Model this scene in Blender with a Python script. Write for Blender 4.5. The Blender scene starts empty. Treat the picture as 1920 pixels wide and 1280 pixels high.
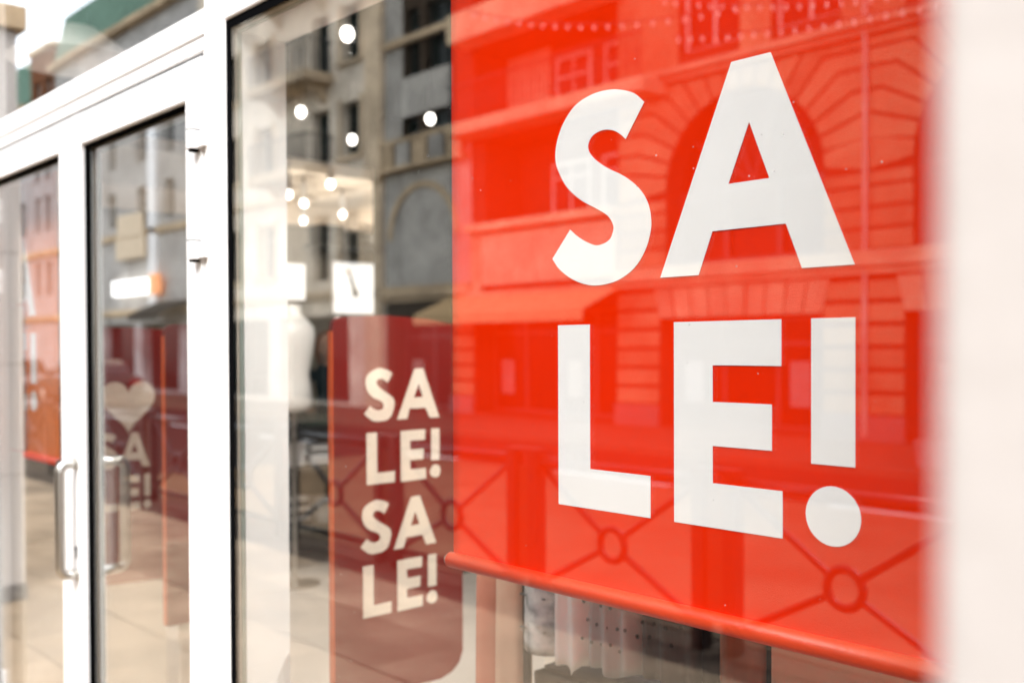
import bpy, bmesh, math, random
from mathutils import Vector, Matrix
from mathutils.geometry import tessellate_polygon
random.seed(7)
R = math.radians
PI = math.pi
sc = bpy.context.scene
col = sc.collection

# ------------------------------------------------------------------ camera
# x runs along the shop front (right = +x), y goes into the shop, the glass front stands at y = 0
cam_d = bpy.data.cameras.new('camera'); cam = bpy.data.objects.new('camera', cam_d); col.objects.link(cam)
th, pt, rl = R(43.2), R(-0.8), R(0.23)
w = Vector((-math.cos(th), math.sin(th), 0)) * math.cos(pt) + Vector((0, 0, math.sin(pt)))
r = w.cross(Vector((0, 0, 1))).normalized(); u = r.cross(w)
r, u = r * math.cos(rl) - u * math.sin(rl), u * math.cos(rl) + r * math.sin(rl)
cam.matrix_world = Matrix(((r.x, u.x, -w.x, 0), (r.y, u.y, -w.y, -1.142), (r.z, u.z, -w.z, 1.63), (0, 0, 0, 1)))
cam_d.sensor_width = 36; cam_d.lens = 1867 / 1920 * 36
cam_d.shift_y = 39.0 / 1920
cam_d.clip_start = 0.02; cam_d.clip_end = 900
cam_d.dof.use_dof = True; cam_d.dof.focus_distance = 1.55; cam_d.dof.aperture_fstop = 2.8; cam_d.dof.aperture_blades = 0
sc.camera = cam

# ------------------------------------------------------------------ world, sun, exposure
SUN_EL, SUN_AZ = R(50), R(155)          # azimuth of the sun's place, from +y turning to +x
wd = bpy.data.worlds.new('World'); sc.world = wd; wd.use_nodes = True
nt = wd.node_tree; nt.nodes.clear()
sky = nt.nodes.new('ShaderNodeTexSky'); sky.sky_type = 'NISHITA'; sky.sun_disc = False
sky.sun_elevation = SUN_EL; sky.sun_rotation = SUN_AZ; sky.air_density = 1.3; sky.dust_density = 1.5
hs = nt.nodes.new('ShaderNodeHueSaturation'); hs.inputs['Saturation'].default_value = 0.3
bg = nt.nodes.new('ShaderNodeBackground'); bg.inputs['Strength'].default_value = 0.15
wo = nt.nodes.new('ShaderNodeOutputWorld')
nt.links.new(sky.outputs[0], hs.inputs['Color']); nt.links.new(hs.outputs[0], bg.inputs[0]); nt.links.new(bg.outputs[0], wo.inputs[0])
sd = bpy.data.lights.new('sun', 'SUN'); so = bpy.data.objects.new('sun', sd); col.objects.link(so)
sd.energy = 0.75; sd.angle = R(25); sd.color = (1.0, 0.98, 0.95)
sv = Vector((math.sin(SUN_AZ) * math.cos(SUN_EL), math.cos(SUN_AZ) * math.cos(SUN_EL), math.sin(SUN_EL)))
so.rotation_euler = sv.to_track_quat('Z', 'Y').to_euler(); so.location = sv * 40
sc.view_settings.view_transform = 'Standard'; sc.view_settings.look = 'None'
sc.view_settings.exposure = 2.4; sc.view_settings.gamma = 1.0
sc.cycles.use_denoising = True
sc.cycles.max_bounces = 12; sc.cycles.transparent_max_bounces = 24; sc.cycles.glossy_bounces = 6; sc.cycles.diffuse_bounces = 4
sc.cycles.sample_clamp_indirect = 8.0
sc.cycles.caustics_reflective = False; sc.cycles.caustics_refractive = False

# ------------------------------------------------------------------ materials
def new_mat(name):
    m = bpy.data.materials.new(name); m.use_nodes = True
    return m, m.node_tree.nodes, m.node_tree.links, m.node_tree.nodes['Principled BSDF']

def mat(name, c, rough=0.6, metal=0.0, var=0.15, scale=4.0, bump=0.0, bscale=60.0, emit=None, stretch=None, coat=0.0, spec=None):
    m, N, L, b = new_mat(name)
    b.inputs['Roughness'].default_value = rough; b.inputs['Metallic'].default_value = metal
    if spec is not None: b.inputs['Specular IOR Level'].default_value = spec
    if coat: b.inputs['Coat Weight'].default_value = coat; b.inputs['Coat Roughness'].default_value = 0.05
    tc = N.new('ShaderNodeTexCoord'); mp = N.new('ShaderNodeMapping'); L.new(tc.outputs['Object'], mp.inputs[0])
    if stretch: mp.inputs['Scale'].default_value = stretch
    n1 = N.new('ShaderNodeTexNoise'); n1.inputs['Scale'].default_value = scale; n1.inputs['Detail'].default_value = 6
    L.new(mp.outputs[0], n1.inputs['Vector'])
    rp = N.new('ShaderNodeValToRGB')
    rp.color_ramp.elements[0].position = 0.3; rp.color_ramp.elements[1].position = 0.7
    rp.color_ramp.elements[0].color = [max(0, x * (1 - var)) for x in c] + [1]
    rp.color_ramp.elements[1].color = [min(1, x * (1 + var * 0.6)) for x in c] + [1]
    L.new(n1.outputs[0], rp.inputs[0]); L.new(rp.outputs[0], b.inputs['Base Color'])
    if bump:
        n2 = N.new('ShaderNodeTexNoise'); n2.inputs['Scale'].default_value = bscale; n2.inputs['Detail'].default_value = 4
        L.new(mp.outputs[0], n2.inputs['Vector'])
        bp = N.new('ShaderNodeBump'); bp.inputs['Strength'].default_value = bump; bp.inputs['Distance'].default_value = 0.01
        L.new(n2.outputs[0], bp.inputs['Height']); L.new(bp.outputs[0], b.inputs['Normal'])
    if emit:
        b.inputs['Emission Color'].default_value = list(c) + [1]; b.inputs['Emission Strength'].default_value = emit
    return m

def glass_mat(name, ior=2.0, tint=(0.985, 0.99, 0.986), dust=True):
    m, N, L, b = new_mat(name); N.remove(b)
    out = [n for n in N if n.type == 'OUTPUT_MATERIAL'][0]
    geo = N.new('ShaderNodeNewGeometry')
    mix_i = N.new('ShaderNodeMix'); mix_i.data_type = 'FLOAT'
    mix_i.inputs[2].default_value = ior; mix_i.inputs[3].default_value = 1 / ior
    L.new(geo.outputs['Backfacing'], mix_i.inputs[0])
    fr = N.new('ShaderNodeFresnel'); L.new(mix_i.outputs[0], fr.inputs['IOR'])
    tr = N.new('ShaderNodeBsdfTransparent'); tr.inputs[0].default_value = (*tint, 1)
    gl = N.new('ShaderNodeBsdfGlossy'); gl.inputs['Roughness'].default_value = 0.0; gl.inputs[0].default_value = (1, 1, 1, 1)
    # one modelled face stands for the two faces of one pane of a double glazing: 2F / (1 + F)
    a1 = N.new('ShaderNodeMath'); a1.operation = 'ADD'; a1.inputs[1].default_value = 1.0; L.new(fr.outputs[0], a1.inputs[0])
    a2 = N.new('ShaderNodeMath'); a2.operation = 'DIVIDE'; L.new(fr.outputs[0], a2.inputs[0]); L.new(a1.outputs[0], a2.inputs[1])
    a3 = N.new('ShaderNodeMath'); a3.operation = 'MULTIPLY'; a3.inputs[1].default_value = 2.0; L.new(a2.outputs[0], a3.inputs[0])
    mx = N.new('ShaderNodeMixShader'); L.new(a3.outputs[0], mx.inputs[0]); L.new(tr.outputs[0], mx.inputs[1]); L.new(gl.outputs[0], mx.inputs[2])
    # float glass is never quite flat: a long, very shallow waviness
    tc = N.new('ShaderNodeTexCoord')
    nw = N.new('ShaderNodeTexNoise'); nw.inputs['Scale'].default_value = 2.2; nw.inputs['Detail'].default_value = 0
    L.new(tc.outputs['Object'], nw.inputs['Vector'])
    bp = N.new('ShaderNodeBump'); bp.inputs['Strength'].default_value = 0.25; bp.inputs['Distance'].default_value = 0.0016
    L.new(nw.outputs[0], bp.inputs['Height']); L.new(bp.outputs[0], gl.inputs['Normal'])
    last = mx
    if dust:
        df = N.new('ShaderNodeBsdfDiffuse'); df.inputs[0].default_value = (0.8, 0.78, 0.74, 1)
        nd = N.new('ShaderNodeTexVoronoi'); nd.inputs['Scale'].default_value = 26
        L.new(tc.outputs['Object'], nd.inputs['Vector'])
        nb = N.new('ShaderNodeTexNoise'); nb.inputs['Scale'].default_value = 3.0; L.new(tc.outputs['Object'], nb.inputs['Vector'])
        # a speck sits in a cell only where the slow noise and the cell's own value allow it
        thr = N.new('ShaderNodeMath'); thr.operation = 'MULTIPLY_ADD'; thr.inputs[1].default_value = 0.13; thr.inputs[2].default_value = -0.045
        L.new(nb.outputs[0], thr.inputs[0])
        lt = N.new('ShaderNodeMath'); lt.operation = 'LESS_THAN'; L.new(nd.outputs['Distance'], lt.inputs[0]); L.new(thr.outputs[0], lt.inputs[1])
        k = N.new('ShaderNodeMath'); k.operation = 'MULTIPLY'; k.inputs[1].default_value = 0.35; L.new(lt.outputs[0], k.inputs[0])
        m2 = N.new('ShaderNodeMixShader'); L.new(k.outputs[0], m2.inputs[0]); L.new(mx.outputs[0], m2.inputs[1]); L.new(df.outputs[0], m2.inputs[2])
        last = m2
    L.new(last.outputs[0], out.inputs['Surface'])
    return m

M = {}
M['white_paint'] = mat('white_powder_coat', (0.86, 0.85, 0.845), 0.35, var=0.03, scale=2, bump=0.02, bscale=300)
M['rubber'] = mat('black_rubber', (0.004, 0.004, 0.0045), 0.6, var=0.3, spec=0.0)
M['spacer'] = mat('beige_spacer', (0.42, 0.37, 0.31), 0.5, var=0.1, bump=0.15, bscale=220)
M['edge_seal'] = mat('grey_green_seal', (0.24, 0.28, 0.25), 0.4, var=0.15)
M['reveal'] = mat('white_reveal', (0.84, 0.83, 0.82), 0.5, var=0.05, scale=1.5)
M['steel'] = mat('brushed_steel', (0.56, 0.54, 0.50), 0.30, 1.0, var=0.08, scale=30, stretch=(1, 1, .05), bump=0.06, bscale=200)
M['dark_metal'] = mat('dark_metal', (0.03, 0.03, 0.032), 0.4, 0.6, var=0.2)
M['glass'] = glass_mat('window_glass', 1.62)
M['door_glass'] = glass_mat('door_glass', 1.6)
M['red_fabric'] = mat('red_banner_print', (0.84, 0.024, 0.0005), 0.6, var=0.10, scale=2.2, bump=0.12, bscale=420, spec=0.0)
M['orange_fabric'] = mat('orange_banner_print', (0.74, 0.20, 0.06), 0.6, var=0.08, scale=2.2, bump=0.1, bscale=420, spec=0.0)
M['red_hem'] = mat('red_banner_hem', (0.82, 0.06, 0.012), 0.42, var=0.08, scale=9, spec=0.5, bump=.12, bscale=160)
M['letter'] = mat('white_letter_print', (0.92, 0.91, 0.91), 0.5, var=0.02, scale=3)
M['gate_red'] = mat('dark_red_sleeve', (0.20, 0.006, 0.003), 0.4, var=0.12, scale=2)
M['gate_edge_glow'] = mat('painted_edge_glow', (0.75, 0.12, 0.03), 0.3, var=0.05)  # glow of the sleeve edge, put in as plain colour
M['gate_letter'] = mat('cream_letter_print', (0.80, 0.70, 0.58), 0.5, var=0.04)
M['cream'] = mat('cream_plastic', (0.72, 0.66, 0.57), 0.4, var=0.05)
M['pier'] = mat('pale_stone_pier', (0.455, 0.42, 0.395), 0.7, var=0.05, scale=1.2, bump=0.1, bscale=80)
M['pier_beige'] = mat('beige_stone_panel', (0.66, 0.59, 0.51), 0.7, var=0.06, scale=1.5, bump=0.1, bscale=80)
M['granite'] = mat('grey_granite', (0.14, 0.13, 0.125), 0.5, var=0.4, scale=60)
M['slab'] = mat('paving_stone', (0.36, 0.27, 0.185), 0.75, var=0.22, scale=2.6, bump=0.25, bscale=40, spec=0.0)
M['joint'] = mat('sandy_joint', (0.09, 0.07, 0.055), 0.9, var=0.2, scale=12, spec=0.0)
M['kerb'] = mat('grey_kerb', (0.13, 0.10, 0.07), 0.8, var=0.2, scale=6, bump=0.2, spec=0.0)
M['asphalt'] = mat('asphalt', (0.045, 0.038, 0.032), 0.9, var=0.3, scale=9, bump=0.3, bscale=120, spec=0.0)
M['pale_asphalt'] = mat('worn_pale_paving', (0.19, 0.13, 0.078), 0.85, var=0.25, scale=1.3, bump=0.25, bscale=60, spec=0.0)
M['ground'] = mat('city_ground', (0.18, 0.17, 0.16), 0.9, var=0.2, scale=1, spec=0.0)
M['roadpaint'] = mat('road_paint', (0.72, 0.72, 0.70), 0.7, var=0.12, scale=8)
M['iron'] = mat('dark_iron', (0.016, 0.014, 0.014), 0.34, 0.0, var=0.2, spec=0.4)
M['stoneA'] = mat('buff_stone', (0.43, 0.30, 0.17), 0.8, var=0.16, scale=1.6, bump=0.25, bscale=25, spec=0.0)
M['jointA'] = mat('recessed_joint', (0.07, 0.05, 0.035), 0.9, var=0.15, spec=0.0)
M['bandA'] = mat('pale_band_stone', (0.64, 0.48, 0.31), 0.75, var=0.1, scale=2, bump=0.15, spec=0.0)
M['lightA'] = mat('pale_render', (0.74, 0.58, 0.40), 0.8, var=0.07, scale=1.2, spec=0.0)
M['greyA'] = mat('grey_render', (0.56, 0.52, 0.46), 0.8, var=0.12, scale=1.2, bump=0.1, spec=0.0)
M['beigeB'] = mat('beige_render', (0.80, 0.69, 0.55), 0.8, var=0.1, scale=0.8, bump=0.1, spec=0.0)
M['greyC'] = mat('light_grey_render', (0.68, 0.65, 0.61), 0.8, var=0.1, scale=0.7, spec=0.0)
M['brick'] = mat('brown_brick', (0.20, 0.085, 0.045), 0.85, var=0.3, scale=6, spec=0.0)
M['greyE'] = mat('pinkish_grey_render', (0.50, 0.46, 0.44), 0.8, var=0.1, scale=0.7, spec=0.0)
M['shopwall'] = mat('shop_outer_render', (0.62, 0.58, 0.54), 0.8, var=0.08)
M['frame_dark'] = mat('dark_window_frame', (0.03, 0.04, 0.038), 0.4, var=0.2)
M['frame_pale'] = mat('pale_window_frame', (0.58, 0.55, 0.50), 0.5, var=0.08, spec=0.0)
M['pane'] = mat('reflecting_pane', (0.008, 0.014, 0.012), 0.08, var=0.4, scale=0.6, spec=0.06)
M['shoplit'] = mat('lit_shop_inside', (0.95, 0.72, 0.45), 0.6, var=0.7, scale=1.3, emit=0.5)
M['copper'] = mat('green_copper_roof', (0.16, 0.25, 0.19), 0.6, var=0.25, scale=1, stretch=(4, 4, .3), bump=0.1, spec=0.0)
M['slate'] = mat('slate_roof', (0.08, 0.085, 0.09), 0.6, var=0.25, scale=3, spec=0.0)
M['awning'] = mat('orange_awning_cloth', (0.62, 0.42, 0.22), 0.7, var=0.06, scale=2, spec=0.0)
M['awning_dark'] = mat('charcoal_awning_cloth', (0.03, 0.033, 0.034), 0.8, var=0.1, spec=0.0)
M['sign_white'] = mat('lit_white_sign', (1.0, 0.98, 0.95), 0.5, var=0.0, emit=1.0)
M['sign_orange'] = mat('orange_sign', (0.90, 0.35, 0.14), 0.5, var=0.05, emit=0.3)
M['sign_beige'] = mat('beige_hoarding', (0.80, 0.62, 0.42), 0.6, var=0.06, scale=1)
M['bulb'] = mat('bulb', (0.75, 0.7, 0.62), 0.4, var=0, emit=0.03)
M['cable'] = mat('black_cable', (0.02, 0.02, 0.02), 0.6)
M['floor'] = mat('shop_floor', (0.52, 0.47, 0.42), 0.35, var=0.12, scale=2)
M['ceil_dark'] = mat('charcoal_ceiling', (0.012, 0.013, 0.014), 0.8, var=0.1, spec=0.0)
M['ceil_white'] = mat('warm_white_ceiling', (0.85, 0.76, 0.66), 0.7, var=0.03)
M['wall_in'] = mat('greige_wall', (0.30, 0.275, 0.24), 0.8, var=0.08, scale=1)
M['partition'] = mat('charcoal_partition', (0.014, 0.015, 0.015), 0.7, var=0.15, spec=0.0)
M['lamp_on'] = mat('downlight_lens', (1.0, 0.93, 0.84), 0.3, var=0, emit=1.8)
M['can'] = mat('black_lamp_can', (0.02, 0.02, 0.02), 0.4, 0.3)
M['lightbox'] = mat('lightbox_face', (1.0, 0.97, 0.94), 0.5, var=0.03, scale=3, emit=0.26)
M['figure_print'] = mat('grey_figure_print', (0.10, 0.11, 0.105), 0.6)
M['white_cloth'] = mat('white_cotton', (0.80, 0.78, 0.76), 0.85, var=0.06, scale=8, bump=0.15, bscale=60, spec=0.0)
M['lampshade'] = mat('lit_lampshade', (0.9, 0.84, 0.78), 0.6, var=0.03, emit=0.05)
M['mannequin'] = mat('white_mannequin', (0.82, 0.79, 0.76), 0.4, var=0.03)
M['navy'] = mat('navy_cloth', (0.016, 0.02, 0.03), 0.85, var=0.2, bump=0.2, spec=0.0)
M['skin'] = mat('skin', (0.55, 0.33, 0.24), 0.5, var=0.08)
M['hair'] = mat('auburn_hair', (0.30, 0.10, 0.03), 0.5, var=0.35, scale=20, stretch=(6, 6, 1))
M['eye'] = mat('eye_dark', (0.03, 0.02, 0.02), 0.2)
M['counter'] = mat('dark_green_counter', (0.012, 0.03, 0.024), 0.25, var=0.2)
M['counter_body'] = mat('charcoal_counter_body', (0.05, 0.05, 0.048), 0.6, var=0.2)
M['grey_cloth'] = mat('grey_cotton', (0.30, 0.29, 0.28), 0.85, var=0.15, bump=0.2, spec=0.0)
M['terracotta'] = mat('terracotta_cloth', (0.42, 0.16, 0.10), 0.8, var=0.15, scale=6, bump=0.1)
M['tan_cloth'] = mat('tan_cloth', (0.46, 0.30, 0.21), 0.8, var=0.15, scale=6, bump=0.1)
M['brown_wood'] = mat('brown_wood', (0.26, 0.115, 0.065), 0.5, var=0.35, scale=3, stretch=(8, 8, .5))
M['black_cloth'] = mat('black_cloth', (0.012, 0.012, 0.014), 0.9, var=0.3, spec=0.0)
M['peach_box'] = mat('peach_plinth', (0.62, 0.45, 0.35), 0.6, var=0.08)
M['shrub'] = mat('dark_foliage', (0.035, 0.06, 0.03), 0.7, var=0.5, scale=12)
M['bark'] = mat('bark', (0.10, 0.07, 0.05), 0.9, var=0.3)
M['planter'] = mat('grey_planter', (0.22, 0.21, 0.20), 0.8, var=0.15)
M['tyre'] = mat('tyre', (0.015, 0.015, 0.015), 0.8)
M['car_glass'] = mat('car_glass', (0.01, 0.013, 0.015), 0.03, spec=0.9)
M['tail'] = mat('red_lamp', (0.4, 0.01, 0.01), 0.2)
M['head'] = mat('clear_lamp', (0.7, 0.7, 0.68), 0.1)
for nm, c in (('car_black', (0.012, 0.012, 0.014)), ('car_grey', (0.06, 0.062, 0.066)), ('car_blue', (0.015, 0.025, 0.06)), ('car_red', (0.10, 0.012, 0.012))):
    M[nm] = mat(nm, c, 0.3, 0.2, var=0.05, coat=1.0)

def stripe_denim():
    m, N, L, b = new_mat('pale_denim'); b.inputs['Roughness'].default_value = 0.9
    tc = N.new('ShaderNodeTexCoord')
    wv = N.new('ShaderNodeTexWave'); wv.inputs['Scale'].default_value = 160; wv.inputs['Distortion'].default_value = 2; wv.bands_direction = 'DIAGONAL'
    n = N.new('ShaderNodeTexNoise'); n.inputs['Scale'].default_value = 26; n.inputs['Detail'].default_value = 8
    L.new(tc.outputs['Object'], wv.inputs[0]); L.new(tc.outputs['Object'], n.inputs[0])
    a = N.new('ShaderNodeMath'); a.operation = 'MULTIPLY_ADD'; a.inputs[1].default_value = 0.25
    L.new(wv.outputs['Fac'], a.inputs[0]); L.new(n.outputs[0], a.inputs[2])
    rp = N.new('ShaderNodeValToRGB'); rp.color_ramp.elements[0].position = .42; rp.color_ramp.elements[1].position = .78
    rp.color_ramp.elements[0].color = (0.10, 0.11, 0.12, 1); rp.color_ramp.elements[1].color = (0.62, 0.62, 0.60, 1)
    L.new(a.outputs[0], rp.inputs[0]); L.new(rp.outputs[0], b.inputs['Base Color'])
    return m
M['denim'] = stripe_denim()

def slab_stains(m):
    N, L = m.node_tree.nodes, m.node_tree.links; b = N['Principled BSDF']
    src = b.inputs['Base Color'].links[0].from_socket
    oi = N.new('ShaderNodeObjectInfo'); ge = N.new('ShaderNodeNewGeometry')
    n = N.new('ShaderNodeTexNoise'); n.inputs['Scale'].default_value = .8; n.inputs['Detail'].default_value = 8; n.inputs['Roughness'].default_value = .65
    L.new(ge.outputs['Position'], n.inputs['Vector'])
    r1 = N.new('ShaderNodeMapRange'); r1.inputs[3].default_value = .78; r1.inputs[4].default_value = 1.18; L.new(oi.outputs['Random'], r1.inputs[0])
    r2 = N.new('ShaderNodeMapRange'); r2.inputs[1].default_value = .3; r2.inputs[2].default_value = .7; r2.inputs[3].default_value = .55; r2.inputs[4].default_value = 1.15; L.new(n.outputs[0], r2.inputs[0])
    k = N.new('ShaderNodeMath'); k.operation = 'MULTIPLY'; L.new(r1.outputs[0], k.inputs[0]); L.new(r2.outputs[0], k.inputs[1])
    hv = N.new('ShaderNodeHueSaturation'); L.new(src, hv.inputs['Color']); L.new(k.outputs[0], hv.inputs['Value']); L.new(hv.outputs[0], b.inputs['Base Color'])
slab_stains(M['slab'])
for k_ in ('stoneA', 'lightA', 'beigeB', 'greyC', 'greyA', 'bandA'):
    slab_stains(M[k_])

# ------------------------------------------------------------------ mesh helpers
ORG = {}
def thing(name, label, cat, loc=(0, 0, 0), group=None):
    o = bpy.data.objects.new(name, None); col.objects.link(o); o.location = loc
    o.empty_display_size = 0.2
    o['label'] = label; o['category'] = cat
    if group: o['group'] = group
    ORG[o.name] = Vector(loc)
    return o

def tag(o, label, cat, group=None):
    o['label'] = label; o['category'] = cat
    if group: o['group'] = group
    return o

class MB:
    def __init__(s): s.v = []; s.f = []
    def box(s, x0, x1, y0, y1, z0, z1):
        n = len(s.v)
        s.v += [(x0, y0, z0), (x1, y0, z0), (x1, y1, z0), (x0, y1, z0), (x0, y0, z1), (x1, y0, z1), (x1, y1, z1), (x0, y1, z1)]
        s.f += [tuple(n + i for i in q) for q in ((3, 2, 1, 0), (4, 5, 6, 7), (0, 1, 5, 4), (1, 2, 6, 5), (2, 3, 7, 6), (3, 0, 4, 7))]
        return s
    def quad(s, *p):
        n = len(s.v); s.v += [tuple(q) for q in p]; s.f.append(tuple(range(n, n + len(p)))); return s
    def prism(s, pts, y0, y1, plane='xz'):
        """polygon given in a plane, given depth from y0 to y1 along the third axis"""
        P = [Vector((a, b, 0)) for a, b in pts]
        area = sum(pts[i][0] * pts[(i + 1) % len(pts)][1] - pts[(i + 1) % len(pts)][0] * pts[i][1] for i in range(len(pts)))
        if area < 0: pts = pts[::-1]; P = P[::-1]
        tri = tessellate_polygon([P]); n = len(s.v); k = len(pts)
        def m3(a, b, d):
            return (a, d, b) if plane == 'xz' else ((d, a, b) if plane == 'yz' else (a, b, d))
        s.v += [m3(a, b, y0) for a, b in pts] + [m3(a, b, y1) for a, b in pts]
        for t in tri:
            s.f.append((n + t[0], n + t[1], n + t[2])); s.f.append((n + k + t[2], n + k + t[1], n + k + t[0]))
        for i in range(k):
            j = (i + 1) % k; s.f.append((n + i, n + j, n + k + j, n + k + i))
        return s
    def tube(s, path, rad, seg=10, closed=False, cap=True):
        P = [Vector(p) for p in path]; n0 = len(s.v); k = len(P)
        rads = rad if isinstance(rad, (list, tuple)) else [rad] * k
        up = None
        for i in range(k):
            if closed: t = (P[(i + 1) % k] - P[i - 1])
            else: t = P[min(i + 1, k - 1)] - P[max(i - 1, 0)]
            t.normalize()
            if up is None:
                up = Vector((0, 0, 1)) if abs(t.z) < .9 else Vector((0, 1, 0))
            a = t.cross(up)
            if a.length < 1e-4: a = t.cross(Vector((1, 0, 0)))
            a.normalize(); b = a.cross(t); up = b
            for j in range(seg):
                q = 2 * PI * j / seg
                s.v.append(tuple(P[i] + (a * math.cos(q) + b * math.sin(q)) * rads[i]))
        for i in range(k if closed else k - 1):
            for j in range(seg):
                i2 = (i + 1) % k
                s.f.append((n0 + i * seg + j, n0 + i * seg + (j + 1) % seg, n0 + i2 * seg + (j + 1) % seg, n0 + i2 * seg + j))
        if cap and not closed:
            s.f.append(tuple(n0 + j for j in range(seg))[::-1]); s.f.append(tuple(n0 + (k - 1) * seg + j for j in range(seg)))
        return s
    def lathe(s, prof, c=(0, 0), seg=24, sx=1.0, sy=1.0, axis='z', off=0.0):
        n0 = len(s.v)
        for (rr, h) in prof:
            for j in range(seg):
                q = 2 * PI * j / seg; a, b = rr * math.cos(q) * sx, rr * math.sin(q) * sy
                if axis == 'z': s.v.append((c[0] + a, c[1] + b, h))
                elif axis == 'y': s.v.append((c[0] + a, h, c[1] + b))
                else: s.v.append((h, c[0] + a, c[1] + b))
        for i in range(len(prof) - 1):
            for j in range(seg):
                s.f.append((n0 + i * seg + j, n0 + i * seg + (j + 1) % seg, n0 + (i + 1) * seg + (j + 1) % seg, n0 + (i + 1) * seg + j))
        s.f.append(tuple(n0 + j for j in range(seg))[::-1]); s.f.append(tuple(n0 + (len(prof) - 1) * seg + j for j in range(seg)))
        return s
    def build(s, name, m, parent=None, bevel=0.0, smooth=False, kind=None, bseg=2, label=None):
        org = Vector((0, 0, 0))
        if parent is not None:
            p = parent
            while p.parent: p = p.parent
            org = ORG.get(p.name, Vector((0, 0, 0)))
        me = bpy.data.meshes.new(name)
        me.from_pydata([tuple(Vector(v) - org) for v in s.v], [], s.f); me.update()
        bm = bmesh.new(); bm.from_mesh(me)
        bmesh.ops.recalc_face_normals(bm, faces=bm.faces); bm.to_mesh(me); bm.free()
        o = bpy.data.objects.new(name, me); col.objects.link(o)
        if m is not None: me.materials.append(m)
        if parent is not None: o.parent = parent
        if bevel:
            b = o.modifiers.new('bevel', 'BEVEL'); b.width = bevel; b.segments = bseg; b.limit_method = 'ANGLE'; b.angle_limit = R(40)
        if smooth:
            for p in me.polygons: p.use_smooth = True
        if kind: o['kind'] = kind
        if label: o['label'] = label
        return o

def bx(*a): return MB().box(*a)
def copy_tree(o, parent=None):
    c = o.copy(); col.objects.link(c)
    if parent is not None: c.parent = parent
    for ch in list(o.children): copy_tree(ch, c)
    return c

# ================================================================== GROUND AND STREET
ground = bx(-160, 120, -120, 120, -0.5, -0.16).build('ground', M['ground'], kind='structure')
road = bx(-160, 120, -11.6, -3.75, -0.4, -0.12).build('road', M['asphalt'], kind='structure')
lane = bx(-13.5, 120, -8.8, -3.755, -0.115, -0.108).build('road', M['pale_asphalt'], kind='structure')
for i in range(16):
    bx(-56 + i * 4.2, -54 + i * 4.2, -8.98, -8.85, -0.116, -0.110).build('lane_marking', M['roadpaint'], road)
pavement = bx(-160, 120, -3.5, 0.0, -0.4, -0.012).build('pavement', M['joint'], kind='structure')
far_pav = bx(-160, 120, -14.95, -11.8, -0.4, 0.0).build('pavement', M['kerb'], kind='structure')
kerb = MB().box(-160, 120, -3.75, -3.5, -0.4, 0.003).build('kerb', M['kerb'], bevel=0.02, kind='structure')
kerb2 = MB().box(-160, 120, -11.8, -11.6, -0.4, 0.003).build('kerb', M['kerb'], bevel=0.02, kind='structure')
# paving slabs, one object each, running bond
slab_me = []
for v in range(5):
    dx = random.uniform(-.002, .002)
    o = bx(-0.4475, 0.4475, -0.295, 0.295, -0.05, 0.0).build('paving_slab', M['slab'], pavement, bevel=0.006, bseg=1)
    slab_me.append(o.data); bpy.data.objects.remove(o)
k = 0
for row in range(6):
    y = -0.3 - row * 0.595
    if y - .3 < -3.52: continue
    for i in range(26):
        x = 1.2 - i * 0.9 - (0.45 if row % 2 else 0)
        o = bpy.data.objects.new('paving_slab', slab_me[k % 5]); col.objects.link(o); o.parent = pavement
        o.location = (x, y, random.uniform(-.003, .0015)); o.rotation_euler = (random.uniform(-.003, .003), random.uniform(-.003, .003), random.uniform(-.002, .002)); k += 1
        b = o.modifiers.new('bevel', 'BEVEL'); b.width = .004; b.segments = 1
        o.scale = (1, 1, 1)

# ================================================================== SHOP BUILDING (outer shell)
shop = thing('shop_building', 'low pale shop building with glazed white framed front', 'building', (-4, 3, 0))
bx(-12.2, 3.2, 0.02, 0.35, 3.32, 4.9).build('wall', M['shopwall'], shop)
bx(-12.2, -9.1, -0.0, 6.6, -0.1, 3.3).build('wall', M['shopwall'], shop)
bx(1.6, 3.2, 0.0, 6.6, -0.1, 3.3).build('wall', M['shopwall'], shop)
bx(-9.1, 1.6, 6.4, 6.6, -0.1, 3.3).build('wall', M['wall_in'], shop)
bx(-9.1, -8.92, 0.3, 6.4, 0.0, 3.2).build('wall', M['wall_in'], shop)
bx(-12.2, 3.2, 0.36, 6.6, 3.32, 3.6).build('roof', M['shopwall'], shop)
bx(0.46, 1.6, 0.0, 0.3, -0.1, 3.3).build('wall', M['shopwall'], shop)
bx(-12.25, 3.25, -0.06, 0.01, 3.33, 3.52).build('cornice', M['bandA'], shop, bevel=0.01)
bx(-9.1, 1.6, 0.1, 6.4, -0.1, 0.0).build('shop_floor', M['floor'], kind='structure')
bx(-7.2, 1.6, 0.36, 6.4, 3.2, 3.3).build('shop_ceiling', M['ceil_dark'], kind='structure')
bx(-8.92, -7.2, 0.36, 6.4, 3.1, 3.2).build('shop_ceiling', M['ceil_white'], kind='structure')

def pier(x0, label):
    t = thing('stone_pier', label, 'pier', (x0 + .27, -.46, 0))
    x1 = x0 + .55
    z = 0.10; hs_ = [0.72, 0.72, 0.72, 0.72, 0.72]
    bx(x0 - .012, x1 + .012, -.932, -0.005, 0, 0.10).build('plinth', M['granite'], t, bevel=.004)
    for h in hs_:
        bx(x0, x1, -.92, -0.005, z + .003, z + h - .003).build('cladding_panel', M['pier'], t, bevel=.004)
        z += h
    bx(x0 + .01, x1 - .01, -.91, -.01, .05, 3.65).build('core', M['joint'], t)
    bx(x0 - .05, x1 + .05, -.97, -0.065, z + .004, z + .16).build('capital', M['bandA'], t, bevel=.01)
    return t
pier(-.0985, 'pale stone pier close to the camera at the right end of the window')
pier(-7.49, 'pale stone pier beyond the doors mirrored in the left door glass')

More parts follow.
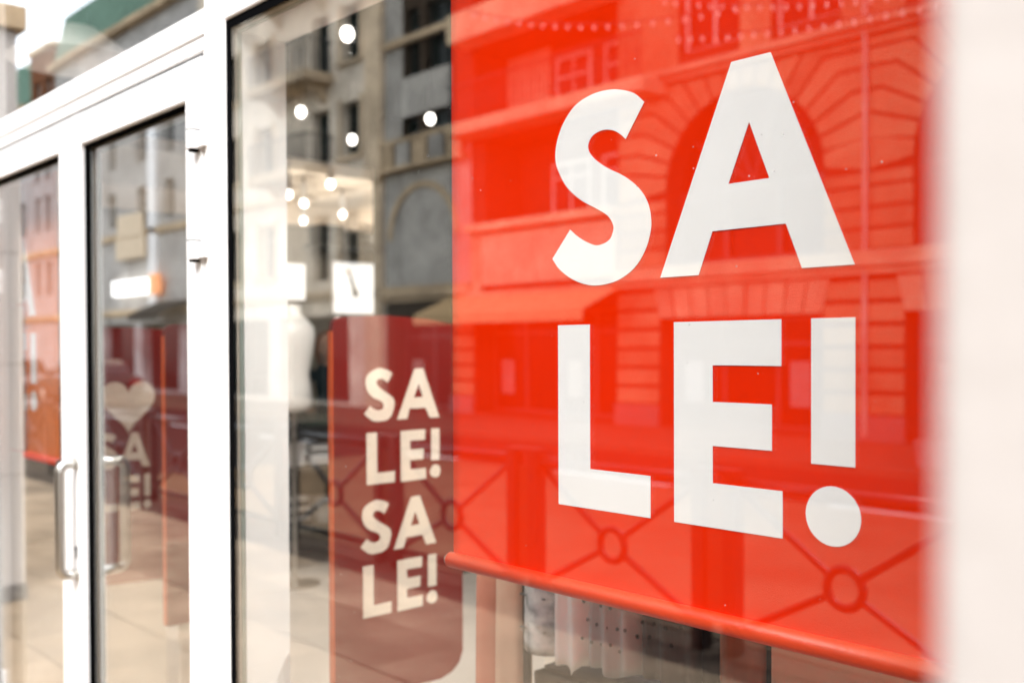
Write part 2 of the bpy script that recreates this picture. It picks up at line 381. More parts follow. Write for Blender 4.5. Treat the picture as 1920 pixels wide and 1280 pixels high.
# ================================================================== SHOPFRONT GLAZING
W = M['white_paint']
def ring(mb, x0, x1, z0, z1, t, y0, y1):
    mb.box(x0, x0 + t, y0, y1, z0, z1); mb.box(x1 - t, x1, y0, y1, z0, z1)
    mb.box(x0 + t, x1 - t, y0, y1, z0, z0 + t); mb.box(x0 + t, x1 - t, y0, y1, z1 - t, z1)
    return mb

dw = thing('display_window', 'large display window in white frame with the red SALE banner behind it', 'window', (-1.2, 0.05, 0))
X0, X1, Z0, Z1 = -2.218, -0.19, 0.13, 2.418
bx(-2.326, X0, 0.0, 0.15, 0.0, 3.30).build('post', W, dw, bevel=.004)
bx(X1, -0.10, 0.0, 0.15, 0.0, 3.30).build('post', W, dw, bevel=.004)
bx(X0 + .001, X1 - .001, -0.004, 0.146, Z1, Z1 + .055).build('head_rail', W, dw, bevel=.005)
bx(X0 + .001, X1 - .001, 0.002, 0.146, 0.0, Z0).build('sill_rail', W, dw, bevel=.005)
ring(MB(), X0 + .001, X1 - .001, Z0 + .001, Z1 - .001, .021, 0.003, 0.012).build('gasket', M['rubber'], dw)
bx(X0 + .012, X1 - .012, 0.0045, 0.0105, Z0 + .012, Z1 - .012).build('pane', M['glass'], dw)
ring(MB(), X0 + .02, X1 - .02, Z0 + .02, Z1 - .02, .006, 0.0135, 0.019).build('spacer', M['spacer'], dw)
ring(MB(), X0 + .02, X1 - .02, Z0 + .02, Z1 - .02, .009, 0.0195, 0.028).build('edge_seal', M['edge_seal'], dw)
ring(MB(), X0 + .018, X1 - .018, Z0 + .018, Z1 - .018, .012, 0.030, 0.148).build('reveal', M['reveal'], dw)

uw = thing('transom_window', 'upper window above the large display window under the cornice', 'window', (-1.2, 0.05, 2.48))
ring(MB(), X0 + .001, X1 - .001, Z1 + .058, 3.30, .02, 0.003, 0.1).build('gasket', M['rubber'], uw)
bx(X0 + .012, X1 - .012, 0.0145, 0.0205, Z1 + .07, 3.29).build('pane', M['glass'], uw)

df = thing('door_frame', 'white aluminium frame with transom rail round the double glass door', 'door frame', (-3.26, 0.03, 0))
bx(-4.41, -4.316, 0.0, 0.13, 0.0, 3.30).build('post', W, df, bevel=.004)
bx(-4.316, -2.327, 0.002, 0.12, 2.373, 2.4065).build('head_rail', W, df, bevel=.003)
bx(-4.316, -2.327, -0.002, 0.128, 2.410, 2.468).build('transom_rail', W, df, bevel=.004)
bx(-2.3385, -2.327, 0.004, 0.12, 0.0, 2.372).build('jamb', W, df, bevel=.002)
bx(-4.316, -4.302, 0.004, 0.12, 0.0, 2.372).build('jamb', W, df, bevel=.002)
ring(MB(), -4.315, -2.328, 2.469, 3.30, .012, 0.01, 0.08).build('gasket', M['reveal'], df)
bx(-4.31, -2.333, 0.024, 0.030, 2.475, 3.295).build('pane', M['door_glass'], df)
bx(-4.31, -2.329, .010, .06, 2.4068, 2.4097).build('gasket', M['rubber'], df)
bx(-4.29, -2.345, .012, .06, 2.3632, 2.3727).build('gasket', M['rubber'], df)
bx(-2.3425, -2.3388, .012, .06, .02, 2.3630).build('gasket', M['rubber'], df)
for zs_ in (2.262, 2.214): bx(-2.3262, -2.3205, -.0012, .0005, zs_, zs_ + .0035).build('drain_slot', M['rubber'], df)
bx(-4.30, -2.343, -0.02, 0.14, 0.0, 0.012).build('threshold', M['steel'], df)

def arc(cx, cy, rr, a0, a1, n):
    return [(cx + rr * math.cos(R(a0 + (a1 - a0) * i / n)), cy + rr * math.sin(R(a0 + (a1 - a0) * i / n))) for i in range(n + 1)]

def door(x0, x1, label, hinge_x, lock_x):
    t = thing('glass_door', label, 'door', ((x0 + x1) / 2, .035, 0), 'leaves of the double shop door')
    sw = .092; zt = 2.362
    bx(x0, x0 + sw, 0.0, 0.068, .016, zt).build('stile', W, t, bevel=.004)
    bx(x1 - sw, x1, 0.0, 0.068, .016, zt).build('stile', W, t, bevel=.004)
    bx(x0 + sw, x1 - sw, 0.001, 0.067, zt - .097, zt).build('top_rail', W, t, bevel=.004)
    bx(x0 + sw, x1 - sw, 0.001, 0.067, .016, .20).build('bottom_rail', W, t, bevel=.004)
    a, b, c, d = x0 + sw, x1 - sw, .20, zt - .097
    ring(MB(), a + .0005, b - .0005, c + .0005, d - .0005, .008, .015, .030).build('gasket', M['rubber'], t)
    bx(a + .002, b - .002, .0305, .0365, c + .002, d - .002).build('pane', M['door_glass'], t)
    ring(MB(), a + .002, b - .002, c + .002, d - .002, .016, .037, .046).build('spacer', M['spacer'], t)
    ring(MB(), a + .002, b - .002, c + .002, d - .002, .020, .047, .056).build('edge_seal', M['edge_seal'], t)
    # hinges: two knuckles and a pin each, on the street side
    for zh in (2.17, 1.895, 0.3):
        h = MB(); h.lathe([(.0185, zh - .04), (.0185, zh + .005)], (hinge_x, -.012), 20)
        hh = h.build('hinge', W, t, bevel=.002)
        MB().lathe([(.0185, zh + .008), (.0185, zh + .050), (.016, zh + .056)], (hinge_x, -.012), 20).build('hinge_knuckle', W, hh, bevel=.001)
        MB().lathe([(.0135, zh - .046), (.0135, zh - .040)], (hinge_x, -.012), 16).build('hinge_pin', M['rubber'], hh)
        MB().lathe([(.0178, zh + .0051), (.0178, zh + .0079)], (hinge_x, -.012), 18).build('hinge_seam', M['rubber'], hh)
        bx(hinge_x - .012, hinge_x + (.05 if hinge_x > -3 else .012), -.012, -.0005, zh - .036, zh + .001).build('hinge_plate', W, hh)
    return t

def pull(t, hx, y0, sgn, z0, z1, proj=.053):
    """a bent tube pull handle on the stile face at y0; sgn -1 stands towards the street"""
    rb = .028; pts = [(hx, y0, z1)]
    yy = y0 + sgn * proj
    for i in range(9):
        q = R(90 * i / 8); pts.append((hx, yy - sgn * rb + sgn * rb * math.sin(q), z1 - rb + rb * math.cos(q)))
    for i in range(9):
        q = R(90 * i / 8); pts.append((hx, yy - sgn * rb + sgn * rb * math.cos(q), z0 + rb - rb * math.sin(q)))
    pts.append((hx, y0, z0))
    h = MB().tube(pts, .0162, 16).build('pull_handle', M['steel'], t, smooth=True)
    for z in (z0, z1):
        MB().lathe([(.019, y0 + sgn * .0003), (.019, y0 + sgn * .005), (.016, y0 + sgn * .007)], (hx, z), 18, axis='y').build('rosette', M['steel'], h, smooth=False)
    return h
d1 = door(-3.258, -2.343, 'right glass door leaf with steel pull handle and white barrel hinges', -2.362, -3.21)
HX = -3.222
pull(d1, HX, -.0005, -1, .925, 1.274, .05); pull(d1, HX, .0685, 1, .925, 1.274, .085)
MB().prism([(HX - .004 + a * .7, 1.005 + b) for a, b in arc(0, 0, .008, 0, 360, 12)[:-1]], -.0006, -.004).build('keyhole', M['rubber'], d1)
bx(HX - .0065, HX - .0015, -.0035, -.0005, .975, 1.0).build('keyhole', M['rubber'], d1)
d2 = door(-4.301, -3.261, 'left glass door leaf with orange banner showing behind its pane', -4.28, -3.31)

lw = thing('side_window', 'shop window beyond the double door beside the far pier', 'window', (-5.6, .05, 0))
bx(-6.93, -6.84, 0, .14, 0, 3.30).build('post', W, lw, bevel=.004)
bx(-6.839, -4.411, 0, .14, 2.418, 2.473).build('head_rail', W, lw, bevel=.004)
bx(-6.839, -4.411, 0, .14, 0, .13).build('sill_rail', W, lw, bevel=.004)
bx(-6.838, -4.412, .006, .012, .131, 2.417).build('pane', M['glass'], lw)
bx(-6.838, -4.412, .006, .012, 2.474, 3.3).build('pane', M['glass'], lw)
bx(-9.1, -7.5, 0.0, 0.3, -.1, 3.3).build('wall', M['shopwall'], shop)

# ================================================================== LETTERING SHAPES (metres on the banner)
S_PTS = [(-0.996, 2.014), (-1.016, 2.031), (-1.044, 2.042), (-1.072, 2.047), (-1.107, 2.046), (-1.143, 2.035), (-1.17, 2.011), (-1.186, 1.981), (-1.19, 1.951), (-1.181, 1.927), (-1.162, 1.9), (-1.131, 1.876), (-1.096, 1.858), (-1.072, 1.844), (-1.061, 1.829), (-1.061, 1.817), (-1.07, 1.804), (-1.093, 1.798), (-1.113, 1.803), (-1.137, 1.815), (-1.156, 1.829), (-1.198, 1.783), (-1.181, 1.764), (-1.15, 1.745), (-1.114, 1.734), (-1.084, 1.733), (-1.05, 1.739), (-1.017, 1.756), (-0.995, 1.782), (-0.984, 1.81), (-0.983, 1.833), (-0.99, 1.858), (-1.008, 1.882), (-1.038, 1.904), (-1.072, 1.921), (-1.098, 1.938), (-1.112, 1.953), (-1.114, 1.966), (-1.104, 1.979), (-1.083, 1.984), (-1.063, 1.981), (-1.047, 1.973), (-1.034, 1.962)]
def smooth_outline(P, corners, n=4):
    """Catmull-Rom through the points, sharp at the given corner indices"""
    out = []; k = len(P)
    for i in range(k):
        p1, p2 = P[i], P[(i + 1) % k]
        p0 = P[i - 1] if i not in corners else p1
        p3 = P[(i + 2) % k] if (i + 1) % k not in corners else p2
        if i in corners and (i + 1) % k in corners: out.append(p1); continue
        for j in range(n):
            t = j / n
            out.append(tuple(.5 * ((2 * p1[a]) + (-p0[a] + p2[a]) * t + (2 * p0[a] - 5 * p1[a] + 4 * p2[a] - p3[a]) * t * t + (-p0[a] + 3 * p1[a] - 3 * p2[a] + p3[a]) * t ** 3) for a in (0, 1)))
    return out
S_OUT = smooth_outline(S_PTS, {0, 20, 21, 42})
A_OUT = [(-0.835, 2.042), (-0.770, 2.042), (-0.644, 1.738), (-0.721, 1.738), (-0.746, 1.801), (-0.868, 1.801), (-0.893, 1.738), (-0.965, 1.738)]
A_L = [(-0.835, 2.042), (-0.805, 2.042), (-0.805, 1.951), (-0.840, 1.867), (-0.840, 1.801), (-0.868, 1.801), (-0.893, 1.738), (-0.965, 1.738)]
A_R = [(-0.805, 2.042), (-0.770, 2.042), (-0.644, 1.738), (-0.721, 1.738), (-0.746, 1.801), (-0.840, 1.801), (-0.840, 1.867), (-0.772, 1.867), (-0.805, 1.951)]
L_OUT = [(-1.185, 1.669), (-1.112, 1.669), (-1.112, 1.430), (-0.985, 1.430), (-0.985, 1.364), (-1.185, 1.364)]
E_OUT = [(-0.939, 1.669), (-0.753, 1.669), (-0.753, 1.604), (-0.868, 1.604), (-0.868, 1.550), (-0.768, 1.550), (-0.768, 1.485), (-0.868, 1.485), (-0.868, 1.430), (-0.751, 1.430), (-0.751, 1.364), (-0.939, 1.364)]
B_OUT = [(-0.707, 1.669), (-0.643, 1.669), (-0.643, 1.472), (-0.707, 1.472)]
D_OUT = arc(-0.675, 1.404, .0402, 0, 360, 48)[:-1]
def sale(parent, fn, m, d0, d1, plane='xz'):
    """the five letters, each one object; fn maps banner metres to the surface"""
    for nm, polys in (('letter_s', [S_OUT]), ('letter_a', [A_L, A_R]), ('letter_l', [L_OUT]), ('letter_e', [E_OUT])):
        mb = MB()
        for P in polys: mb.prism([fn(*p) for p in P], d0, d1, plane)
        mb.build(nm, m, parent)
    e = MB().prism([fn(*p) for p in B_OUT], d0, d1, plane).build('exclamation_mark', m, parent)
    MB().prism([fn(*p) for p in D_OUT], d0, d1, plane).build('exclamation_dot', m, e)

# ================================================================== SALE BANNERS
def sheet(x0, x1, z0, z1, y, amp, th=.0012, nx=40, nz=40):
    mb = MB()
    for s in (0, 1):
        for j in range(nz + 1):
            for i in range(nx + 1):
                x = x0 + (x1 - x0) * i / nx; z = z0 + (z1 - z0) * j / nz
                d = amp * (math.sin(x * 7.1 + .6) * .5 + math.sin(x * 17 + z * 2.1) * .25 + math.sin(z * 4.3) * .25)
                mb.v.append((x, y + d + s * th, z))
    o = (nx + 1) * (nz + 1)
    for j in range(nz):
        for i in range(nx):
            a = j * (nx + 1) + i; b = a + 1; c = b + nx + 1; d = a + nx + 1
            mb.f.append((a, b, c, d)); mb.f.append((o + d, o + c, o + b, o + a))
    for j in range(nz):
        for i in (0, nx):
            a = j * (nx + 1) + i; d = a + nx + 1; mb.f.append((a, d, o + d, o + a))
    return mb
def roller(x0, x1, z0, z1, y, label, group, cloth='red_fabric'):
    t = thing('sale_banner', label, 'banner', ((x0 + x1) / 2, y, z0), group)
    sheet(x0, x1, z0 + .02, z1, y, .0004).build('fabric', M[cloth], t, smooth=True)
    hb = MB().lathe([(.0148, x0 - .004), (.0148, x1 + .004)], (y - .004, z0 + .014), 24, axis='x').build('hem_bar', M['red_hem'], t, smooth=True)
    for xa, xb in ((x0 - .011, x0 - .0042), (x1 + .0042, x1 + .011)):
        MB().lathe([(.011, xa), (.0135, xb)] if xa < x0 else [(.0135, xa), (.011, xb)], (y - .004, z0 + .014), 18, axis='x').build('end_cap', M['steel'], hb)
    MB().lathe([(.03, x0 - .01), (.03, x1 + .01)], (y + .032, z1 + .02), 20, axis='x').build('roller', M['white_paint'], t, smooth=True)
    return t
BY = .08
bn = roller(-1.467, -.395, 1.212, 2.72, BY, 'large bright red roller banner reading SALE behind the display window', 'sale roller banners')
sale(bn, lambda x, z: (x, z), M['letter'], BY - .0012, BY - .0007)
B2Y = .16
b2 = roller(-4.914, -3.842, 1.20, 2.40, B2Y, 'orange roller banner seen through the left door leaf', 'sale roller banners', 'orange_fabric')
sale(b2, lambda x, z: (x - 3.447, z + .028), M['letter'], B2Y - .0012, B2Y - .0007)
cb = thing('cream_board', 'tall cream board covering the left part of the second red banner', 'board', (-4.6, .145, 0))
z = .06
for i_ in range(4):
    bx(-4.95, -4.205, .138, .150, z + .002, z + .58).build('board_panel', M['cream'], cb, bevel=.003); z += .584
bx(-4.97, -4.19, .132, .152, 0.0, .058).build('skirting', M['granite'], cb)

# ================================================================== ANTI-THEFT GATES WITH PRINTED SLEEVES
def gate(x, label, heart=False, zb=.62):
    t = thing('security_gate', label, 'security gate', (x, .64, 0), 'anti-theft gates inside the door')
    y0, y1, z1 = .41, .885, 1.725
    rr = .03; rb = .05
    out = [(y0, zb + .005), (y1 - .09, zb - .010), (y1 - .045, zb + .002), (y1 - .015, zb + .025)] + [(y1, zb + .06)] + [(y1 - .0, z1 - .05)] + \
          [(y1 - rr + rr * math.cos(R(a)), z1 - .02 - rr + rr * math.sin(R(a))) for a in (0, 30, 60, 90)] + \
          [((y0 + y1) / 2 + .1, z1 - .004), ((y0 + y1) / 2 - .06, z1 + .004)] + \
          [(y0 + rr - rr * math.sin(R(a)), z1 - .004 - rr + rr * math.cos(R(a))) for a in (0, 30, 60, 90)]
    sl = MB().prism(out, x - .010, x + .010, 'yz').build('sleeve', M['gate_red'], t, bevel=.004)
    bx(x - .0105, x + .0105, y0 - .004, y0 - .0003, zb + .01, z1 - .045).build('edge_glow_strip', M['gate_edge_glow'], sl)  # orange strip paints the light glowing through the sleeve's thin edge
    # lettering follows the slight slackness of the sleeve
    wob = lambda a: .0014 * math.sin(a * 62)
    def f1(X, Z): return (.515 + (X + 1.198) * .5 + wob(Z), 1.235 + (Z - 1.364) * .495 + wob(X) * .6)
    def f2(X, Z): return (.500 + (X + 1.198) * .5 + wob(Z + .3), .850 + (Z - 1.364) * .495 + wob(X + .2) * .6)
    d0, d1 = x + .0102, x + .0118
    if not heart:
        sale(t, f1, M['gate_letter'], d0, d1, 'yz')
    else:
        H = []
        for i in range(40):
            q = 2 * PI * i / 40
            H.append((.60 + .0078 * 16 * math.sin(q) ** 3 * .95, 1.40 + .0078 * (13 * math.cos(q) - 5 * math.cos(2 * q) - 2 * math.cos(3 * q) - math.cos(4 * q))))
        MB().prism(H, d0, d1, 'yz').build('heart_print', M['gate_letter'], t)
    if heart:
        f2b = lambda X, Z: (.46 + (X + 1.198) * .42, .935 + (Z - 1.364) * .495)
        sale(t, f2b, M['gate_letter'], d0, d1, 'yz')
    else:
        sale(t, f2, M['gate_letter'], d0, d1, 'yz')
    bx(x - .035, x + .035, y0 + .04, y1 + .1, 0.0, .10).build('base', M['cream'], t, bevel=.01)
    bx(x - .0085, x + .0085, y0 + .05, y1 - .12, .10, zb + .1).build('antenna_panel', M['cream'], t, bevel=.004)
    return t
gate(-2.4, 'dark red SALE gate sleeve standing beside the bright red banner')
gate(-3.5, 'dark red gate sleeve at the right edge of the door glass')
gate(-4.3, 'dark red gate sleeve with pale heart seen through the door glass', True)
bx(-2.075, -1.985, .93, .97, 0.0, 2.2).build('white_upright', M['cream'], None, bevel=.003)
tag(bpy.data.objects['white_upright'], 'cream upright strip just right of the dark red gate sleeve', 'upright')

# ================================================================== SHOP INTERIOR
bx(-8.918, -8.86, .36, 6.39, 2.89, 3.098).build('bulkhead', M['ceil_white'], kind='structure')
pa = thing('partition_wall', 'charcoal partition wall deep inside the shop', 'partition', (-5.5, 4.6, 0))
bx(-5.58, -5.5, 2.9, 6.39, 0.0, 3.19).build('panel', M['partition'], pa)
bx(-5.62, -5.46, 2.84, 2.899, 0.0, 3.19).build('end_post', M['partition'], pa)

LG = 'ceiling downlights in the shop'
def downlight(x, y, z, lab, hang=True, power=30, rr=.052):
    t = thing('downlight', lab, 'ceiling lamp', (x, y, z), LG)
    MB().lathe([(rr * .8, z), (rr * .8, z + .14)], (x, y), 20).build('housing', M['can'] if hang else W, t)
    MB().lathe([(.004, z - .060), (rr * .55, z - .055), (rr * .88, z - .042), (rr, z - .028), (rr * .9, z - .014), (rr * .6, z - .002)], (x, y), 20).build('lens', M['lamp_on'], t)
    MB().tube([(x, y, z + .14), (x, y, 3.2 if hang else 3.1)], .008, 6).build('stem', M['can'], t)
    l = bpy.data.lights.new('downlight_light', 'SPOT' if hang else 'POINT'); l.energy = power;
    if hang: l.spot_size = R(150); l.spot_blend = .6
    l.color = (1, .95, .88) if hang else (1, .87, .72); l.shadow_soft_size = .004
    lo = bpy.data.objects.new('downlight_light', l); col.objects.link(lo); lo.parent = t; lo.location = (0, 0, -.10)
spots = [(-3.32, 1.09, 1, 'hanging spotlight topmost near the window head'), (-4.97, 2.23, 1, 'hanging oval spotlight left of the round one'), (-4.57, 1.64, 1, 'small hanging spotlight beside the balcony reflection'), (-4.24, 2.24, 1, 'hanging round spotlight nearest the red banner'),
         (-7.07, 3.04, 0, 'pendant downlight at the left end of the white ceiling'), (-6.41, 3.01, 0, 'pendant downlight highest on the white ceiling'), (-7.41, 3.39, 0, 'pendant downlight second in the left white ceiling row'), (-8.40, 3.99, 0, 'pendant downlight lowest left on the white ceiling'),
         (-7.77, 4.02, 0, 'pendant downlight in the middle of the white ceiling'), (-7.16, 4.05, 0, 'pendant downlight at the right edge of the white ceiling'), (-8.57, 5.10, 0, 'pendant downlight farthest back by the wall shelf'),
         (-.95, .95, 1, 'added unseen spotlight behind the red banner, lighting the gate and window reveal')]  # last one is an unseen lamp, added to brighten gate sleeve and window reveal
for i, (x, y, hg, lab) in enumerate(spots):
    downlight(x, y, 2.9, lab, bool(hg), 1.0 if not hg else (45 if x == -.95 else 16), .027 if hg else .031)

# wall items at the far left wall of the shop
ws = thing('wall_shelf', 'dark shelf high on the far wall with boxes on it', 'shelf', (-8.75, 4.9, 2.7))
bx(-8.919, -8.6, 4.3, 5.6, 2.66, 2.70).build('board', M['counter_body'], ws)
for (a, b, h) in ((4.34, 4.62, .19), (4.66, 5.02, .13), (5.05, 5.22, .15), (5.235, 5.5, .16)):
    o = bx(-8.88, -8.65, a, b, 2.7005, 2.7 + h).build('storage_box', M['can'], None, bevel=.006)
    tag(o, 'black storage box on the high wall shelf, %s' % {4.34: 'left and tallest', 4.66: 'widest and lowest', 5.05: 'third from the left and narrowest', 5.235: 'farthest right'}[a], 'box', 'boxes on the wall shelf')
def lightbox(y0, y1, z0, z1, lab, fig):
    t = thing('light_box', lab, 'light box', (-8.88, (y0 + y1) / 2, z0), 'white light boxes on the far wall')
    bx(-8.915, -8.875, y0, y1, z0, z1).build('case', W, t, bevel=.004)
    bx(-8.8745, -8.87, y0 + .01, y1 - .01, z0 + .01, z1 - .01).build('face', M['lightbox'], t)
    if fig:
        cy, cz = y0 + .22, z0 + .30
        MB().prism([(cy - .03, cz + .11), (cy + .0, cz + .13), (cy + .03, cz + .06), (cy + .10, cz - .10), (cy + .04, cz - .13), (cy + .01, cz - .04)], -8.8695, -8.868, 'yz').build('figure_print', M['figure_print'], t)
        MB().prism([(cy - .03 + .028 * math.cos(R(a)), cz + .15 + .03 * math.sin(R(a))) for a in range(0, 360, 24)], -8.8695, -8.868, 'yz').build('figure_print', M['sign_beige'], t)
lightbox(4.63, 5.36, 2.0, 2.55, 'large white light box with small grey figure on far wall', True)
lightbox(3.6, 4.30, 2.12, 2.5, 'small white light box left of the large one', False)

# counter with folded clothes
ct = thing('display_counter', 'dark counter with green top in front of the clerk', 'counter', (-6.6, 3.3, 0))
bx(-7.05, -6.25, 2.3, 4.6, 1.07, 1.11).build('top', M['counter'], ct, bevel=.006)
bx(-7.0, -6.3, 2.35, 2.40, 0.0, 1.07).build('side_panel', M['counter_body'], ct)
bx(-7.0, -6.3, 4.5, 4.55, 0.0, 1.07).build('side_panel', M['counter_body'], ct)
bx(-7.0, -6.96, 2.4, 4.5, 0.0, 1.07).build('back_panel', M['counter_body'], ct)
bx(-6.955, -6.3, 2.4, 4.5, .74, .77).build('shelf', M['counter_body'], ct)
bx(-6.955, -6.3, 2.4, 4.5, .30, .33).build('shelf', M['counter_body'], ct)
def pile(x, y, z, n, ms, lab, w_=.3, d_=.24):
    t = thing('folded_clothes', lab, 'clothes pile', (x, y, z), 'folded clothes on the counter shelves')
    for i in range(n):
        dx, dy = random.uniform(-.012, .012), random.uniform(-.012, .012)
        bx(x - d_ / 2 + dx, x + d_ / 2 + dx, y - w_ / 2 + dy, y + w_ / 2 + dy, z + i * .036, z + i * .036 + .034).build('folded_garment', ms[i % len(ms)], t, bevel=.014, bseg=3)
pile(-6.5, 2.62, .7705, 5, [M['white_cloth']], 'pile of folded white tops on the upper counter shelf left')
pile(-6.5, 2.98, .7705, 4, [M['white_cloth'], M['white_cloth'], M['grey_cloth']], 'pile of folded white and grey tops on upper shelf middle', .34)
pile(-6.5, 3.36, .7705, 5, [M['grey_cloth'], M['navy']], 'pile of folded grey and navy tops on upper shelf')
pile(-6.5, 2.66, .3305, 6, [M['navy'], M['grey_cloth']], 'pile of folded navy tops on the lower counter shelf')
pile(-6.5, 3.05, .3305, 5, [M['grey_cloth']], 'pile of folded grey tops on the lower counter shelf', .33)
pile(-6.45, 2.52, 1.1105, 3, [M['grey_cloth'], M['navy']], 'low pile of folded dark clothes on top of the counter', .24)

# mannequin torso on a stand
mq = thing('mannequin_torso', 'white torso mannequin on a stand at the counter end', 'mannequin', (-6.05, 2.47, 0))
cx, cy = -6.05, 2.47
MB().lathe([(.09, 1.20), (.135, 1.24), (.125, 1.36), (.112, 1.46), (.135, 1.58), (.155, 1.70), (.150, 1.78), (.095, 1.84), (.052, 1.87), (.05, 1.93), (.045, 1.94)], (cx, cy), 28, .72, 1.0).build('torso', M['mannequin'], mq, smooth=True)
MB().tube([(cx, cy, .02), (cx, cy, 1.21)], .014, 10).build('pole', M['steel'], mq)
MB().lathe([(.17, 0.0), (.17, .012), (.03, .03)], (cx, cy), 28).build('foot', M['steel'], mq)

# clerk behind the counter
def person(px_, py_, facing, lab):
    t = thing('person', lab, 'person', (px_, py_, 0))
    def sk(name, pts, edges, m, lv=2):
        me = bpy.data.meshes.new(name); me.from_pydata([p[0] for p in pts], edges, []); me.update()
        o = bpy.data.objects.new(name, me); col.objects.link(o); o.parent = t; me.materials.append(m)
        md = o.modifiers.new('skin', 'SKIN')
        for i, p in enumerate(pts):
            me.skin_vertices[0].data[i].radius = (p[1], p[2] if len(p) > 2 else p[1])
        me.skin_vertices[0].data[0].use_root = True
        sb = o.modifiers.new('sub', 'SUBSURF'); sb.levels = lv; sb.render_levels = lv
        md.use_smooth_shade = True
        return o
    # local: x = forward, y = to the person's left
    P = [((0, 0, .95), .14, .10), ((0, 0, 1.12), .125, .09), ((0, 0, 1.30), .15, .10), ((-.01, 0, 1.43), .09, .08), ((0, 0, 1.50), .052, .052), ((.01, 0, 1.55), .05, .05),
         ((-.01, .17, 1.40), .058, .058), ((.0, .23, 1.15), .045, .045), ((.20, .17, 1.10), .034, .034), ((.27, .15, 1.115), .03, .02),
         ((-.01, -.17, 1.40), .058, .058), ((.0, -.23, 1.15), .045, .045), ((.20, -.17, 1.10), .034, .034), ((.27, -.15, 1.115), .03, .02),
         ((0, .09, .85), .09, .09), ((.01, .10, .48), .058, .058), ((-.02, .10, .09), .04, .04), ((.10, .11, .04), .035, .03),
         ((0, -.09, .85), .09, .09), ((.01, -.10, .48), .058, .058), ((-.02, -.10, .09), .04, .04), ((.10, -.11, .04), .035, .03)]
    E = [(0, 1), (1, 2), (2, 3), (3, 4), (4, 5), (3, 6), (6, 7), (7, 8), (8, 9), (3, 10), (10, 11), (11, 12), (12, 13), (0, 14), (14, 15), (15, 16), (16, 17), (0, 18), (18, 19), (19, 20), (20, 21)]
    sk('body', P, E, M['navy'])
    for s in (1, -1):                                   # hands, five fingers each
        HP = [((.26, s * .155, 1.115), .022, .02), ((.33, s * .14, 1.118), .030, .014)]; HE = [(0, 1)]
        for k_, (dy, ln) in enumerate(((-.028, .055), (-.009, .07), (.010, .066), (.027, .05))):
            n = len(HP); HP += [((.35, s * .14 + dy, 1.122), .009), ((.35 + ln * .6, s * .14 + dy * 1.1, 1.123), .008), ((.35 + ln, s * .14 + dy * 1.15, 1.117), .007)]
            HE += [(1, n), (n, n + 1), (n + 1, n + 2)]
        n = len(HP); HP += [((.30, s * .14 - s * .035, 1.12), .010), ((.335, s * .14 - s * .06, 1.12), .008)]; HE += [(0, n), (n, n + 1)]
        sk('hand', HP, HE, M['skin'], 1)
    hd = MB()
    prof = []
    n_r, n_s = 16, 24
    for i in range(n_r + 1):
        a = -PI / 2 + PI * i / n_r
        for j in range(n_s):
            q = 2 * PI * j / n_s
            x, y, z = math.cos(a) * math.cos(q), math.cos(a) * math.sin(q), math.sin(a)
            wd_ = .074 * (1 - .16 * max(0, -z)); dp = .092
            xx = x * dp + (.012 if z < 0 and x > 0 else 0)
            if x > .88 and -.35 < z < .15: xx += .018 * (1 - abs(z + .15) / .3)      # nose
            if x > .8 and .05 < z < .28 and .25 < abs(y): xx -= .006                 # eye sockets
            if x > .9 and -.62 < z < -.5: xx += .005                                 # lips
            hd.v.append((xx + .02, y * wd_, 1.64 + z * .118))
    for i in range(n_r):
        for j in range(n_s):
            hd.f.append((i * n_s + j, i * n_s + (j + 1) % n_s, (i + 1) * n_s + (j + 1) % n_s, (i + 1) * n_s + j))
    def loc(mb, name, m, par=None):
        org = ORG[t.name]
        mb.v = [(v[0] + org.x, v[1] + org.y, v[2] + org.z) for v in mb.v]
        return mb.build(name, m, par or t, smooth=True)
    h = loc(hd, 'head', M['skin'])
    for s in (1, -1):
        e = MB().lathe([(.001, -.008), (.008, -.004), (.008, .004), (.001, .008)], (0, 0), 10); e.v = [(v[0] + .101, v[1] + s * .03, v[2] + 1.655) for v in e.v]; loc(e, 'eye', M['eye'], h)
        e = MB().lathe([(.004, -.028), (.014, -.01), (.016, .015), (.005, .03)], (0, 0), 10, 1.0, .5); e.v = [(v[0] + .015, v[1] + s * .076, v[2] + 1.64) for v in e.v]; loc(e, 'ear', M['skin'], h)
    mo = bx(.094, .108, -.022, .022, 1.572, 1.580); loc(mo, 'mouth', M['terracotta'], h)
    nk = MB().tube([(0, 0, 1.46), (.012, 0, 1.56)], .05, 14); loc(nk, 'neck', M['skin'])
    hr = MB()
    for i in range(13):
        a = -.95 + (PI / 2 + .95) * i / 12
        for j in range(24):
            q = R(62) + R(236) * j / 23
            x, y, z = math.cos(a) * math.cos(q), math.cos(a) * math.sin(q), math.sin(a)
            hr.v.append((x * .108 + .008, y * .096, 1.648 + (z * .132 if z > 0 else z * .19)))
    for i in range(12):
        for j in range(23): hr.f.append((i * 24 + j, i * 24 + j + 1, (i + 1) * 24 + j + 1, (i + 1) * 24 + j))
    ho = loc(hr, 'hair', M['hair']); sm = ho.modifiers.new('thick', 'SOLIDIFY'); sm.thickness = .02; sm.offset = 0
    t.rotation_euler = (0, 0, facing)
person(-7.42, 3.62, R(-38), 'person with auburn hair in dark clothes standing behind the counter')

